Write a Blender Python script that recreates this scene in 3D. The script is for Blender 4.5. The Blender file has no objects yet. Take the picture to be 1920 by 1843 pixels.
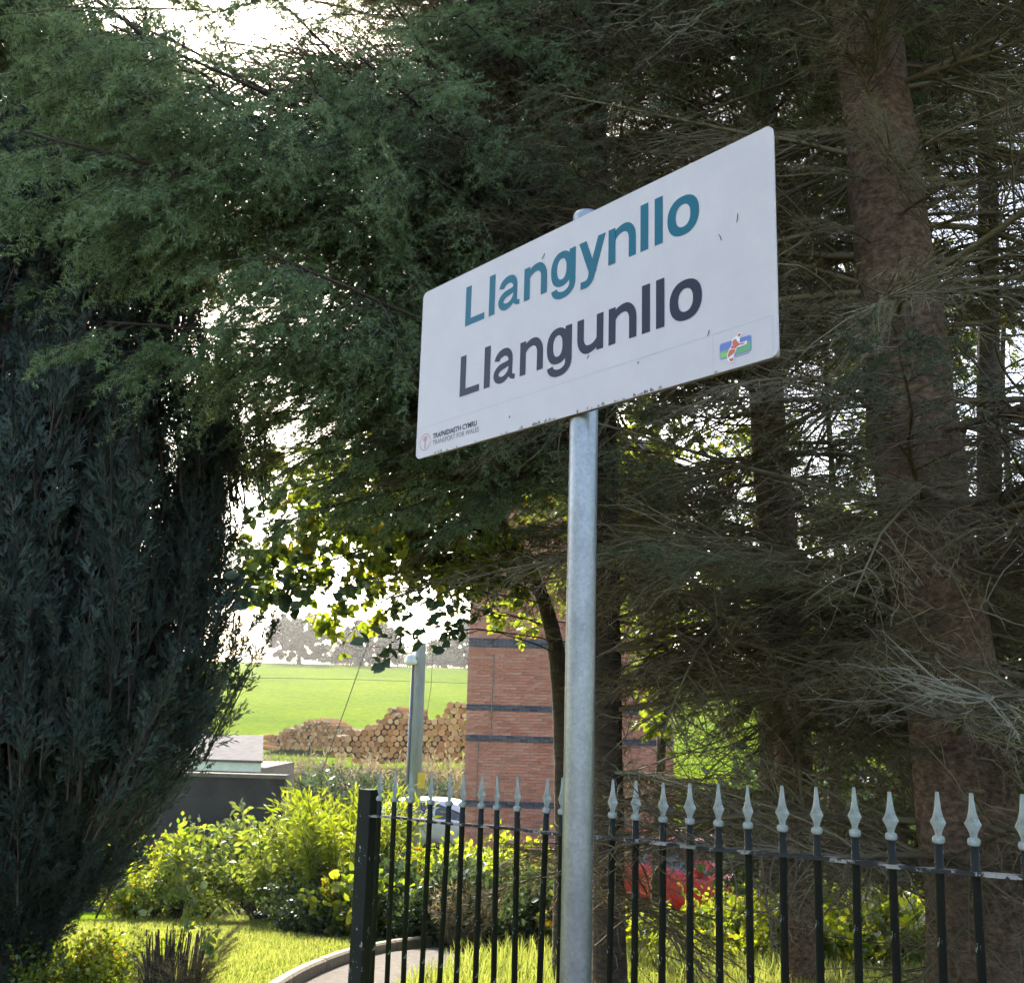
import bpy, math, random
import numpy as np
from mathutils import Matrix, Vector

# ------------------------------------------------------------------ camera, sky, sun, exposure
SC = bpy.context.scene
COL = SC.collection
EYE = 1.6
FPX, CYPX, PITCH, ROLL = 2013.07, 921.43, 0.2081, 0.0286
cam = bpy.data.cameras.new('camera')
cam.sensor_fit = 'HORIZONTAL'; cam.sensor_width = 36.0; cam.lens = FPX / 1920 * 36
cam.clip_start = 0.05; cam.clip_end = 6000
camo = bpy.data.objects.new('camera', cam); COL.objects.link(camo)
camo.matrix_world = Matrix.Translation((0, 0, EYE)) @ Matrix.Rotation(math.pi/2 + PITCH, 4, 'X') @ Matrix.Rotation(ROLL, 4, 'Z')
SC.camera = camo

SUN_AZ, SUN_EL = math.radians(-16.5), math.radians(34)
world = bpy.data.worlds.new('World'); SC.world = world; world.use_nodes = True
wn = world.node_tree
sky = wn.nodes.new('ShaderNodeTexSky'); sky.sky_type = 'NISHITA'; sky.sun_disc = False
sky.sun_elevation = SUN_EL; sky.sun_rotation = SUN_AZ
sky.air_density = 1.0; sky.dust_density = 3.0; sky.ozone_density = 1.0
bgn = wn.nodes['Background']; bgn.inputs[1].default_value = 0.15
wn.links.new(sky.outputs[0], bgn.inputs[0])
sl = bpy.data.lights.new('sun', 'SUN'); sl.energy = 4.0; sl.angle = math.radians(0.6); sl.color = (1.0, 0.93, 0.8)
slo = bpy.data.objects.new('sun', sl); COL.objects.link(slo)
SUN = Vector((math.sin(SUN_AZ)*math.cos(SUN_EL), math.cos(SUN_AZ)*math.cos(SUN_EL), math.sin(SUN_EL)))
slo.rotation_euler = SUN.to_track_quat('Z', 'Y').to_euler(); slo.location = SUN * 50
vs = SC.view_settings
vs.view_transform = 'Standard'; vs.look = 'None'; vs.exposure = 2.0; vs.gamma = 1.0; vs.use_curve_mapping = False
SC.cycles.use_denoising = True
SC.cycles.use_adaptive_sampling = True; SC.cycles.adaptive_threshold = 0.03
SC.cycles.max_bounces = 4; SC.cycles.diffuse_bounces = 2; SC.cycles.glossy_bounces = 2
SC.cycles.transmission_bounces = 2; SC.cycles.transparent_max_bounces = 2
SC.cycles.caustics_reflective = False; SC.cycles.caustics_refractive = False
SC.cycles.sample_clamp_indirect = 6.0

# ------------------------------------------------------------------ helpers
RNG = np.random.default_rng(7)
random.seed(7)

def ray(px, py):
    a, b = px - 960.0, py - CYPX
    cr, sr = math.cos(ROLL), math.sin(ROLL)
    u, v = a*cr + b*sr, -a*sr + b*cr
    x, z = u/FPX, -v/FPX
    c, s = math.cos(PITCH), math.sin(PITCH)
    return Vector((x, c - z*s, s + z*c))

def at(px, py, Y):
    """the point in that direction at forward distance Y"""
    r = ray(px, py)
    p = r * (Y / r.y)
    p.z += EYE
    return p

GK = np.array([(-60, 0), (5, 0), (6.4, -.02), (9, -.28), (14, -.93), (18, -1.6), (21, -2.05), (28, -2.35), (36, -2.2), (41, -1.4), (43.6, -.7), (46, -.62), (52, -.42), (56, -.3), (62, -.05),
               (75, .8), (100, 3.2), (125, 5.9), (150, 8.3), (165, 8.7), (190, 7.5), (300, 3), (420, 2)])
_gy = np.concatenate([np.arange(-60, 0, 20.), np.arange(0, 60, .5), np.arange(60, 200, 4.), np.arange(200, 421, 20.)])
_gz = np.interp(_gy, GK[:, 0], GK[:, 1])
for _ in range(3):
    s = _gz.copy(); s[4:-1] = (_gz[3:-2] + 2*_gz[4:-1] + _gz[5:])/4; _gz = s

def G(y):
    return np.interp(y, _gy, _gz)

def onground(px, py, y0=4.0, y1=200.0):
    r = ray(px, py)
    ys = np.linspace(y0, y1, 6000)
    d = EYE + r.z/r.y*ys - G(ys)
    i = int(np.argmax(d < 0)) if (d < 0).any() else len(ys)-1
    y = ys[i]
    return Vector((r.x/r.y*y, y, float(G(y))))

class MB:
    """collects pieces of one mesh"""
    def __init__(self): self.v = []; self.f = []; self.mi = []; self.n = 0
    def add(self, verts, faces, mi=0):
        verts = np.asarray(verts, float)
        self.v.append(verts)
        for f in faces:
            self.f.append(tuple(i + self.n for i in f)); self.mi.append(mi)
        self.n += len(verts)
    def box(self, c, s, rot=None, mi=0):
        x, y, z = [q/2 for q in s]
        V = np.array([(-x,-y,-z),(x,-y,-z),(x,y,-z),(-x,y,-z),(-x,-y,z),(x,-y,z),(x,y,z),(-x,y,z)])
        if rot is not None: V = V @ np.array(rot.to_3x3()).T
        self.add(V + np.array(c), [(3,2,1,0),(4,5,6,7),(0,1,5,4),(1,2,6,5),(2,3,7,6),(3,0,4,7)], mi)
    def tube(self, pts, rad, sides=8, mi=0, cap=True):
        pts = np.asarray(pts, float); n = len(pts)
        rad = np.broadcast_to(np.asarray(rad, float), (n,))
        V, F = tubes(pts[None], rad[None], sides)
        self.add(V, [tuple(q) for q in F], mi)
        if cap and sides > 2:
            b = self.n - len(V)
            self.f.append(tuple(b + i for i in range(sides))[::-1]); self.mi.append(mi)
            self.f.append(tuple(b + (n-1)*sides + i for i in range(sides))); self.mi.append(mi)
    def prism(self, outline, z0, z1, mi=0):
        """outline: list of (x, y); extruded in z"""
        n = len(outline)
        V = [(x, y, z0) for x, y in outline] + [(x, y, z1) for x, y in outline]
        F = [tuple(range(n))[::-1], tuple(range(n, 2*n))] + [(i, (i+1) % n, n+(i+1) % n, n+i) for i in range(n)]
        self.add(V, F, mi)
    def lathe(self, prof, sides=12, mi=0, c=(0, 0, 0)):
        """prof: list of (r, z)"""
        a = np.arange(sides)/sides*2*math.pi
        V = np.array([(r*math.cos(t)+c[0], r*math.sin(t)+c[1], z+c[2]) for r, z in prof for t in a])
        F = [(k*sides+i, k*sides+(i+1) % sides, (k+1)*sides+(i+1) % sides, (k+1)*sides+i) for k in range(len(prof)-1) for i in range(sides)]
        F += [tuple(range(sides))[::-1], tuple((len(prof)-1)*sides+i for i in range(sides))]
        self.add(V, F, mi)
    def mesh(self, name, mats, smooth=False):
        me = bpy.data.meshes.new(name)
        V = np.concatenate(self.v) if self.v else np.zeros((0, 3))
        me.from_pydata([tuple(p) for p in V], [], self.f)
        mats = mats if isinstance(mats, (list, tuple)) else [mats]
        for m in mats: me.materials.append(m)
        if len(mats) > 1: me.polygons.foreach_set('material_index', self.mi)
        if smooth: me.polygons.foreach_set('use_smooth', [True]*len(me.polygons))
        me.update()
        return me
    def build(self, name, mats, parent=None, smooth=False, **kw):
        return link(name, self.mesh(name, mats, smooth), parent, **kw)

def fastmesh(name, V, F, mats, mi=None, smooth=False):
    """V (n,3); F list of int arrays (m,3) or (m,4)"""
    me = bpy.data.meshes.new(name)
    V = np.asarray(V, np.float32)
    me.vertices.add(len(V)); me.vertices.foreach_set('co', V.ravel())
    loops = np.concatenate([f.ravel() for f in F]).astype(np.int32)
    starts, tot = [], 0
    for f in F:
        k = f.shape[1]
        starts.append(tot + np.arange(len(f))*k); tot += len(f)*k
    starts = np.concatenate(starts).astype(np.int32)
    me.loops.add(len(loops)); me.loops.foreach_set('vertex_index', loops)
    me.polygons.add(len(starts)); me.polygons.foreach_set('loop_start', starts)
    mats = mats if isinstance(mats, (list, tuple)) else [mats]
    for m in mats: me.materials.append(m)
    if mi is not None:
        me.polygons.foreach_set('material_index', np.concatenate([np.full(len(f), k, np.int32) for f, k in zip(F, mi)]))
    if smooth: me.polygons.foreach_set('use_smooth', np.ones(len(starts), bool))
    me.update(calc_edges=True); me.validate()
    return me

def link(name, data, parent=None, loc=None, mat=None, label=None, cat=None, group=None, kind=None):
    o = bpy.data.objects.new(name, data)
    COL.objects.link(o)
    if parent is not None: o.parent = parent
    if loc is not None: o.location = loc
    if mat is not None: o.matrix_local = mat
    return tag(o, label, cat, group, kind)

def tag(o, label=None, cat=None, group=None, kind=None):
    if label: o['label'] = label
    if cat: o['category'] = cat
    if group: o['group'] = group
    if kind: o['kind'] = kind
    return o

def thing(name, label, cat, loc=(0, 0, 0), rz=0, group=None):
    o = link(name, None, None, loc, None, label, cat, group)
    o.rotation_euler = (0, 0, rz); o.empty_display_size = .2
    return o

def tubes(P, R, sides):
    """P (M,n,3), R (M,n): M tubes of n points. sides==2 gives flat ribbons"""
    P = np.asarray(P, float); M, n, _ = P.shape
    T = np.gradient(P, axis=1); T /= np.linalg.norm(T, axis=2, keepdims=True) + 1e-9
    if sides == 2:
        ref = RNG.normal(size=(M, 1, 3))
    else:
        ref = np.where(np.abs(T.mean(1, keepdims=True)[..., 2:3]) > .8, np.array([1., 0, 0]), np.array([0, 0, 1.]))
    A = np.cross(T, np.broadcast_to(ref, T.shape)); A /= np.linalg.norm(A, axis=2, keepdims=True) + 1e-9
    B = np.cross(T, A)
    if sides == 2:
        V = np.stack([P + A*R[..., None], P - A*R[..., None]], 2)
        base = (np.arange(M)*n*2)[:, None] + np.arange(n-1)[None]*2
        F = np.stack([base, base+1, base+3, base+2], -1).reshape(-1, 4)
        return V.reshape(-1, 3), F
    a = np.arange(sides)/sides*2*math.pi
    V = P[:, :, None] + R[:, :, None, None]*(A[:, :, None]*np.cos(a)[:, None] + B[:, :, None]*np.sin(a)[:, None])
    base = ((np.arange(M)*n)[:, None] + np.arange(n-1)[None])*sides
    i = np.arange(sides); j = (i+1) % sides
    F = np.stack([base[..., None]+i, base[..., None]+j, base[..., None]+sides+j, base[..., None]+sides+i], -1).reshape(-1, 4)
    return V.reshape(-1, 3), F

def unit(a):
    return a/(np.linalg.norm(a, axis=-1, keepdims=True)+1e-9)

# ------------------------------------------------------------------ materials
def new_mat(name):
    m = bpy.data.materials.new(name); m.use_nodes = True
    nt = m.node_tree
    return m, nt, nt.nodes['Principled BSDF'], nt.nodes['Material Output']

def ramp(nt, stops, fac=None, mode='LINEAR'):
    r = nt.nodes.new('ShaderNodeValToRGB'); r.color_ramp.interpolation = mode
    e = r.color_ramp.elements
    while len(e) < len(stops): e.new(0.5)
    for k, (p, c) in enumerate(stops): e[k].position = p; e[k].color = (*c, 1)
    if fac is not None: nt.links.new(fac, r.inputs[0])
    return r

def noise(nt, scale, detail=4, rough=.6, coord='Object', stretch=None):
    tc = nt.nodes.new('ShaderNodeTexCoord'); n = nt.nodes.new('ShaderNodeTexNoise')
    n.inputs['Scale'].default_value = scale; n.inputs['Detail'].default_value = detail; n.inputs['Roughness'].default_value = rough
    if stretch:
        mp = nt.nodes.new('ShaderNodeMapping'); mp.inputs['Scale'].default_value = stretch
        nt.links.new(tc.outputs[coord], mp.inputs[0]); nt.links.new(mp.outputs[0], n.inputs['Vector'])
    else: nt.links.new(tc.outputs[coord], n.inputs['Vector'])
    return n

def bump(nt, b, h, strength=.4, dist=.02):
    q = nt.nodes.new('ShaderNodeBump'); q.inputs['Strength'].default_value = strength; q.inputs['Distance'].default_value = dist
    nt.links.new(h, q.inputs['Height']); nt.links.new(q.outputs[0], b.inputs['Normal'])

def rough_mat(name, stops, scale=8, rough=.8, bmp=0, stretch=None, detail=5, dist=.02, metal=0, spec=.3, coord='Object'):
    m, nt, b, _ = new_mat(name)
    n = noise(nt, scale, detail, .65, coord, stretch)
    r = ramp(nt, stops, n.outputs[0]); nt.links.new(r.outputs[0], b.inputs['Base Color'])
    b.inputs['Roughness'].default_value = rough; b.inputs['Metallic'].default_value = metal
    b.inputs['Specular IOR Level'].default_value = spec
    if bmp: bump(nt, b, n.outputs[0], bmp, dist)
    return m

def leaf_mat(name, cols, trans=.45, rough=.5, gloss=.05, tboost=1.0, hue=.485):
    """foliage: diffuse + translucent, colour varied leaf by leaf"""
    m = bpy.data.materials.new(name); m.use_nodes = True
    nt = m.node_tree; nt.nodes.clear()
    out = nt.nodes.new('ShaderNodeOutputMaterial')
    geo = nt.nodes.new('ShaderNodeNewGeometry'); oi = nt.nodes.new('ShaderNodeObjectInfo')
    ad = nt.nodes.new('ShaderNodeMath'); ad.operation = 'MULTIPLY_ADD'; ad.inputs[1].default_value = .65
    mu = nt.nodes.new('ShaderNodeMath'); mu.operation = 'MULTIPLY'; mu.inputs[1].default_value = .35
    nt.links.new(oi.outputs['Random'], mu.inputs[0])
    nt.links.new(geo.outputs['Random Per Island'], ad.inputs[0]); nt.links.new(mu.outputs[0], ad.inputs[2])
    r = ramp(nt, cols, ad.outputs[0])
    d = nt.nodes.new('ShaderNodeBsdfDiffuse'); t = nt.nodes.new('ShaderNodeBsdfTranslucent'); g = nt.nodes.new('ShaderNodeBsdfGlossy')
    hs = nt.nodes.new('ShaderNodeHueSaturation'); hs.inputs['Hue'].default_value = hue; hs.inputs['Saturation'].default_value = 1.1; hs.inputs['Value'].default_value = tboost
    nt.links.new(r.outputs[0], d.inputs[0]); nt.links.new(r.outputs[0], hs.inputs['Color']); nt.links.new(hs.outputs[0], t.inputs[0])
    g.inputs['Roughness'].default_value = rough; g.inputs[0].default_value = (.9, .95, 1, 1)
    m1 = nt.nodes.new('ShaderNodeMixShader'); m1.inputs[0].default_value = trans
    m2 = nt.nodes.new('ShaderNodeMixShader'); m2.inputs[0].default_value = gloss
    nt.links.new(d.outputs[0], m1.inputs[1]); nt.links.new(t.outputs[0], m1.inputs[2])
    nt.links.new(m1.outputs[0], m2.inputs[1]); nt.links.new(g.outputs[0], m2.inputs[2]); nt.links.new(m2.outputs[0], out.inputs[0])
    return m

def plain(name, col, rough=.5, metal=0, spec=.5, **kw):
    m, nt, b, _ = new_mat(name)
    b.inputs['Base Color'].default_value = (*col, 1); b.inputs['Roughness'].default_value = rough
    b.inputs['Metallic'].default_value = metal; b.inputs['Specular IOR Level'].default_value = spec
    for k, v in kw.items(): b.inputs[k].default_value = v
    return m

def var_mat(name, stops, rough=.8, scale=30, amt=.35, bmp=.2, dist=.005):
    """each object / island its own tone plus fine grain (bricks, logs)"""
    m, nt, b, _ = new_mat(name)
    oi = nt.nodes.new('ShaderNodeObjectInfo'); geo = nt.nodes.new('ShaderNodeNewGeometry')
    ad = nt.nodes.new('ShaderNodeMath'); ad.operation = 'ADD'; fr = nt.nodes.new('ShaderNodeMath'); fr.operation = 'FRACT'
    nt.links.new(oi.outputs['Random'], ad.inputs[0]); nt.links.new(geo.outputs['Random Per Island'], ad.inputs[1]); nt.links.new(ad.outputs[0], fr.inputs[0])
    r = ramp(nt, stops, fr.outputs[0])
    n = noise(nt, scale, 4)
    mx = nt.nodes.new('ShaderNodeMix'); mx.data_type = 'RGBA'; mx.blend_type = 'MULTIPLY'; mx.inputs[0].default_value = amt
    r2 = ramp(nt, [(.3, (.35, .35, .35)), (.7, (1.2, 1.2, 1.2))], n.outputs[0])
    nt.links.new(r.outputs[0], mx.inputs[6]); nt.links.new(r2.outputs[0], mx.inputs[7]); nt.links.new(mx.outputs[2], b.inputs['Base Color'])
    b.inputs['Roughness'].default_value = rough; b.inputs['Specular IOR Level'].default_value = .25
    if bmp: bump(nt, b, n.outputs[0], bmp, dist)
    return m

M = {}
M['bark'] = rough_mat('bark', [(.34, (.055, .032, .02)), (.5, (.135, .08, .05)), (.66, (.24, .15, .092))], 26, .92, .7, (1, 1, 1.6), 10, .012)
M['bark_dark'] = rough_mat('bark_dark', [(.3, (.03, .022, .018)), (.7, (.12, .085, .062))], 9, .9, .8, (1, 1, 4), 6, .02)
M['twig'] = leaf_mat('twig', [(0, (.1, .066, .042)), (.45, (.165, .12, .068)), (.8, (.2, .165, .085)), (1, (.27, .235, .14))], .06, .6, .015)
M['twig_pale'] = leaf_mat('twig_pale', [(0, (.18, .145, .09)), (.6, (.27, .235, .15)), (1, (.36, .34, .25))], .03, .6, .02)
M['needle'] = leaf_mat('needle', [(0, (.115, .165, .065)), (.5, (.19, .265, .11)), (1, (.29, .37, .16))], .42, .45, .04)
M['needle_olive'] = leaf_mat('needle_olive', [(0, (.055, .065, .028)), (.5, (.1, .11, .05)), (1, (.15, .155, .07))], .25, .5, .03)
M['cypress'] = leaf_mat('cypress', [(0, (.04, .058, .048)), (.5, (.062, .085, .066)), (.88, (.09, .115, .082)), (1, (.15, .1, .065))], .2, .6, .015)
M['leaf'] = leaf_mat('leaf', [(0, (.07, .12, .015)), (.5, (.14, .19, .025)), (.85, (.2, .22, .03)), (1, (.34, .19, .03))], .65, .4, .05, 1.7)
M['leaf_dark'] = leaf_mat('leaf_dark', [(0, (.03, .06, .02)), (.6, (.06, .1, .03)), (1, (.1, .13, .04))], .4, .4, .06)
M['leaf_lime'] = leaf_mat('leaf_lime', [(0, (.09, .135, .025)), (.6, (.165, .205, .035)), (1, (.25, .26, .07))], .5, .4, .04, 1.45, .492)
M['leaf_gold'] = leaf_mat('leaf_gold', [(0, (.12, .165, .02)), (.6, (.19, .235, .028)), (1, (.26, .27, .045))], .5, .4, .04, 1.45, .492)
M['leaf_far'] = leaf_mat('leaf_far', [(0, (.025, .045, .012)), (1, (.06, .085, .025))], .08, .6, .0)
M['leaf_rust'] = leaf_mat('leaf_rust', [(0, (.2, .06, .03)), (1, (.32, .15, .06))], .4)
M['straw'] = leaf_mat('straw', [(0, (.16, .15, .07)), (.6, (.26, .22, .11)), (1, (.33, .26, .16))], .35)
M['grass'] = leaf_mat('grass', [(0, (.13, .165, .035)), (.6, (.2, .225, .05)), (1, (.29, .27, .1))], .55, .4, .03, 1.4, .497)
# ------------------------------------------------------------------ ground, lawn, path, road
def ground_mat():
    m, nt, b, _ = new_mat('meadow')
    n1 = noise(nt, .06, 5, .6); n2 = noise(nt, 2.2, 6, .7, 'Object', (1, .35, 1))
    r1 = ramp(nt, [(.3, (.08, .135, .01)), (.7, (.145, .2, .014))], n1.outputs[0])
    r2 = ramp(nt, [(.3, (.62, .66, .5)), (.7, (1.15, 1.1, 1.0))], n2.outputs[0])
    mx = nt.nodes.new('ShaderNodeMix'); mx.data_type = 'RGBA'; mx.blend_type = 'MULTIPLY'; mx.inputs[0].default_value = 1
    nt.links.new(r1.outputs[0], mx.inputs[6]); nt.links.new(r2.outputs[0], mx.inputs[7])
    nt.links.new(mx.outputs[2], b.inputs['Base Color']); b.inputs['Roughness'].default_value = .9
    b.inputs['Specular IOR Level'].default_value = 0
    bump(nt, b, n2.outputs[0], .5, .08)
    return m
M['meadow'] = ground_mat()
M['soil'] = rough_mat('soil', [(.3, (.035, .026, .018)), (.55, (.08, .06, .04)), (.75, (.13, .1, .06))], 14, .95, .6, None, 8)
M['tarmac'] = rough_mat('tarmac', [(.35, (.045, .044, .043)), (.65, (.085, .082, .078))], 40, .95, .4, None, 6, .004, 0, .02)
M['concrete'] = rough_mat('concrete', [(.3, (.1, .09, .08)), (.7, (.17, .155, .14))], 18, .95, .4, None, 8, .006, 0, .05)
M['kerb'] = rough_mat('kerb', [(.3, (.14, .12, .09)), (.7, (.27, .23, .18))], 22, .9, .5, None, 8, .008)

xs = np.array([-400, -250, -150, -60, -30, -18, -12, -8, -5, -3, -1, 1, 3, 5, 8, 12, 18, 30, 60, 150, 250, 400.])
V = np.array([(x, y, z) for y, z in zip(_gy, _gz) for x in xs])
nx = len(xs); k = (np.arange(len(_gy)-1)[:, None]*nx + np.arange(nx-1)[None]).ravel()
link('ground', fastmesh('ground', V, [np.stack([k, k+1, k+nx+1, k+nx], 1)], M['meadow'], smooth=True), kind='structure')

def sheet(name, left, right, mat, off, n=60, kind='structure'):
    """draped ribbon between two ground polylines [(x, y), ...]"""
    def rs(p):
        p = np.array(p, float); d = np.r_[0, np.cumsum(np.linalg.norm(np.diff(p, axis=0), axis=1))]
        t = np.linspace(0, d[-1], n); return np.stack([np.interp(t, d, p[:, 0]), np.interp(t, d, p[:, 1])], 1)
    L, R = rs(left), rs(right); m = 8; V = []
    for a, b in zip(L, R):
        for t in np.linspace(0, 1, m):
            q = a*(1-t)+b*t; V.append((q[0], q[1], float(G(q[1]))+off))
    k = (np.arange(n-1)[:, None]*m + np.arange(m-1)[None]).ravel()
    return link(name, fastmesh(name, np.array(V), [np.stack([k, k+1, k+m+1, k+m], 1)], mat, smooth=True), kind=kind)

# station forecourt behind and beside the camera, up to the fence
sheet('forecourt', [(-9, -30), (-9, 5.6)], [(9, -30), (9, 2.0)], M['concrete'], .004, 40)
# earth under the spruces
sheet('bare_earth', [(-.2, 5.8), (.3, 6.6), (.9, 8.6)], [(9, 2.6), (9, 6), (9, 8.8)], M['soil'], .006, 30)
# lawn edge, kerb and path, traced on the ground
KERB = [onground(*p) for p in ((470, 1905), (560, 1840), (640, 1806), (720, 1785), (800, 1773), (870, 1770), (925, 1771))]
kx = np.array([(p.x, p.y) for p in KERB])
_t = np.r_[0, np.cumsum(np.linalg.norm(np.diff(kx, axis=0), axis=1))]; _u = np.linspace(0, _t[-1], 40)
kx = np.stack([np.interp(_u, _t, kx[:, 0]), np.interp(_u, _t, kx[:, 1])], 1)
for _ in range(12): kx[1:-1] = (kx[:-2]+2*kx[1:-1]+kx[2:])/4
lawn_far = [(p.x, p.y) for p in (onground(250, 1640), onground(500, 1687), onground(620, 1700), onground(700, 1712), onground(860, 1742), onground(925, 1762))]
lawn = sheet('lawn', [(-6, 4.8)] + [tuple(q) for q in kx], [(-6, 15)] + lawn_far, M['meadow'], .012, 60)
PATHR = [onground(*p) for p in ((700, 1905), (770, 1850), (850, 1812), (920, 1793), (975, 1772), (1035, 1735), (1052, 1690))]
PATHL = [onground(*p) for p in ((470, 1905), (560, 1842), (720, 1788), (870, 1772), (940, 1765), (985, 1725), (1000, 1688))]
sheet('path', [(p.x, p.y) for p in PATHL], [(p.x, p.y) for p in PATHR], M['concrete'], .010, 60)
sheet('flower_bed', [(-7, 13.2)] + [(x, y-.1) for x, y in lawn_far[1:]], [(-7, 17.5), (-3, 17.5), (0, 15), (.6, 12.5), (.4, 10.5)], M['soil'], .008, 60)
sheet('road', [(-3, 27), (12, 19)], [(-3, 38), (16, 38)], M['tarmac'], .012, 60)

# kerb stones along the lawn edge
dd = np.r_[0, np.cumsum(np.linalg.norm(np.diff(kx, axis=0), axis=1))]
kerb = thing('kerb_edging', 'low concrete edging stones curving between the lawn and the path', 'kerb', (kx[0][0], kx[0][1], 0))
step = .9; nst = int(dd[-1]/step)
for i in range(nst):
    V = []
    ts = np.linspace(i*step+.006, (i+1)*step-.006, 9)
    C2 = np.stack([np.interp(ts, dd, kx[:, 0]), np.interp(ts, dd, kx[:, 1])], 1)
    T2 = np.gradient(C2, axis=0); T2 /= np.linalg.norm(T2, axis=1, keepdims=True); N2 = np.stack([-T2[:, 1], T2[:, 0]], 1); hj = .004*random.random()
    for c, n_ in zip(C2, N2):
        gz0 = float(G(c[1]))
        for a, z in ((-.04, -.08), (-.04, .075), (-.025, .09), (.03, .09), (.04, .08), (.04, -.08)):
            V.append((c[0]+n_[0]*a-kx[0][0], c[1]+n_[1]*a-kx[0][1], gz0+z+hj))
    mb = MB(); mb.add(V, [(j*6+k, j*6+(k+1) % 6, (j+1)*6+(k+1) % 6, (j+1)*6+k) for j in range(8) for k in range(6)] + [(5, 4, 3, 2, 1, 0), tuple(48+k for k in range(6))])
    mb.build('edging_stone', M['kerb'], kerb)

# grass blades on the lawn
def inside(poly, x, y):
    poly = np.array(poly); c = np.zeros(len(x), bool); j = len(poly)-1
    for i in range(len(poly)):
        xi, yi = poly[i]; xj, yj = poly[j]
        c ^= ((yi > y) != (yj > y)) & (x < (xj-xi)*(y-yi)/(yj-yi+1e-12)+xi); j = i
    return c
def blades(name, poly, n, h, w, mat, parent=None, ymax=None, off=.01, label=None, lean=.5):
    poly = np.array(poly); lo, hi = poly.min(0), poly.max(0)
    x = RNG.uniform(lo[0], hi[0], n*3); y = lo[1] + (hi[1]-lo[1])*RNG.random(n*3)**1.5
    ok = inside(poly, x, y); x, y = x[ok][:n], y[ok][:n]; n = len(x)
    z = G(y)+off
    hh = h*RNG.uniform(.5, 1.2, n)*(1+.25*np.sin(x*5)*np.cos(y*4)); a = RNG.uniform(0, 6.283, n); ww = w*RNG.uniform(.7, 1.3, n)*(y/7)**.5
    lx, ly = RNG.normal(0, lean*h*.6, n), RNG.normal(0, lean*h*.6, n)
    b = np.stack([x, y, z], 1); s = np.stack([np.cos(a)*ww, np.sin(a)*ww, 0*a], 1)
    mid = b + np.stack([lx*.35, ly*.35, hh*.6], 1); tip = b + np.stack([lx, ly, hh], 1)
    V = np.stack([b-s, b+s, mid+s*.7, mid-s*.7, tip], 1).reshape(-1, 3); i = np.arange(n)*5
    F4 = np.stack([i, i+1, i+2, i+3], 1); F3 = np.stack([i+3, i+2, i+4], 1)
    me = fastmesh(name, V, [F4, F3], mat)
    return link(name, me, parent, kind='stuff', label=label)
lawn_poly = [(-4.5, 4.9)] + [tuple(q) for q in kx] + lawn_far[::-1][:-1] + [(-4.5, 14.2)]
blades('lawn_grass', lawn_poly, 90000, .05, .0035, M['grass'], label='short mown grass covering the sunlit lawn')
vp = [(p.x, p.y) for p in PATHR] + [(2.0, 13), (6, 13), (6, 6.2), (1.5, 5.6)]
blades('rough_grass', vp, 26000, .16, .005, M['grass'], label='long rough grass growing under the spruces beyond the fence')

# ------------------------------------------------------------------ station sign
M['sign_white'] = None
def sign_face():
    m, nt, b, _ = new_mat('sign_white')
    n = noise(nt, 6, 6, .7); r = ramp(nt, [(.3, (.575, .5, .485)), (.7, (.64, .555, .535))], n.outputs[0])
    n2 = noise(nt, 260, 3, .8); r2 = ramp(nt, [(.63, (1, 1, 1)), (.74, (.6, .62, .58))], n2.outputs[0])
    mx = nt.nodes.new('ShaderNodeMix'); mx.data_type = 'RGBA'; mx.blend_type = 'MULTIPLY'; mx.inputs[0].default_value = .6
    nt.links.new(r.outputs[0], mx.inputs[6]); nt.links.new(r2.outputs[0], mx.inputs[7]); nt.links.new(mx.outputs[2], b.inputs['Base Color'])
    rr = nt.nodes.new('ShaderNodeMapRange'); rr.inputs[3].default_value = .22; rr.inputs[4].default_value = .42
    nt.links.new(n.outputs[0], rr.inputs[0]); nt.links.new(rr.outputs[0], b.inputs['Roughness'])
    b.inputs['Specular IOR Level'].default_value = .3
    return m
M['sign_white'] = sign_face()
M['vinyl_teal'] = plain('vinyl_teal', (.002, .115, .16), .25, 0, .2)
M['vinyl_ink'] = plain('vinyl_ink', (.018, .016, .03), .3, 0, .2)
M['vinyl_grey'] = plain('vinyl_grey', (.09, .09, .12), .35)
M['vinyl_red'] = plain('vinyl_red', (.5, .03, .06), .35)
M['tape_line'] = plain('tape_line', (.42, .42, .44), .4)
M['board_tan'] = rough_mat('board_tan', [(.3, (.3, .22, .15)), (.7, (.5, .4, .3))], 30, .8, .2, (1, 1, 1))
M['aluminium_dark'] = plain('aluminium_dark', (.16, .17, .18), .5, .6)
M['chip'] = rough_mat('chip', [(.4, (.13, .12, .1)), (.6, (.3, .28, .22))], 60, .9)
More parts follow.
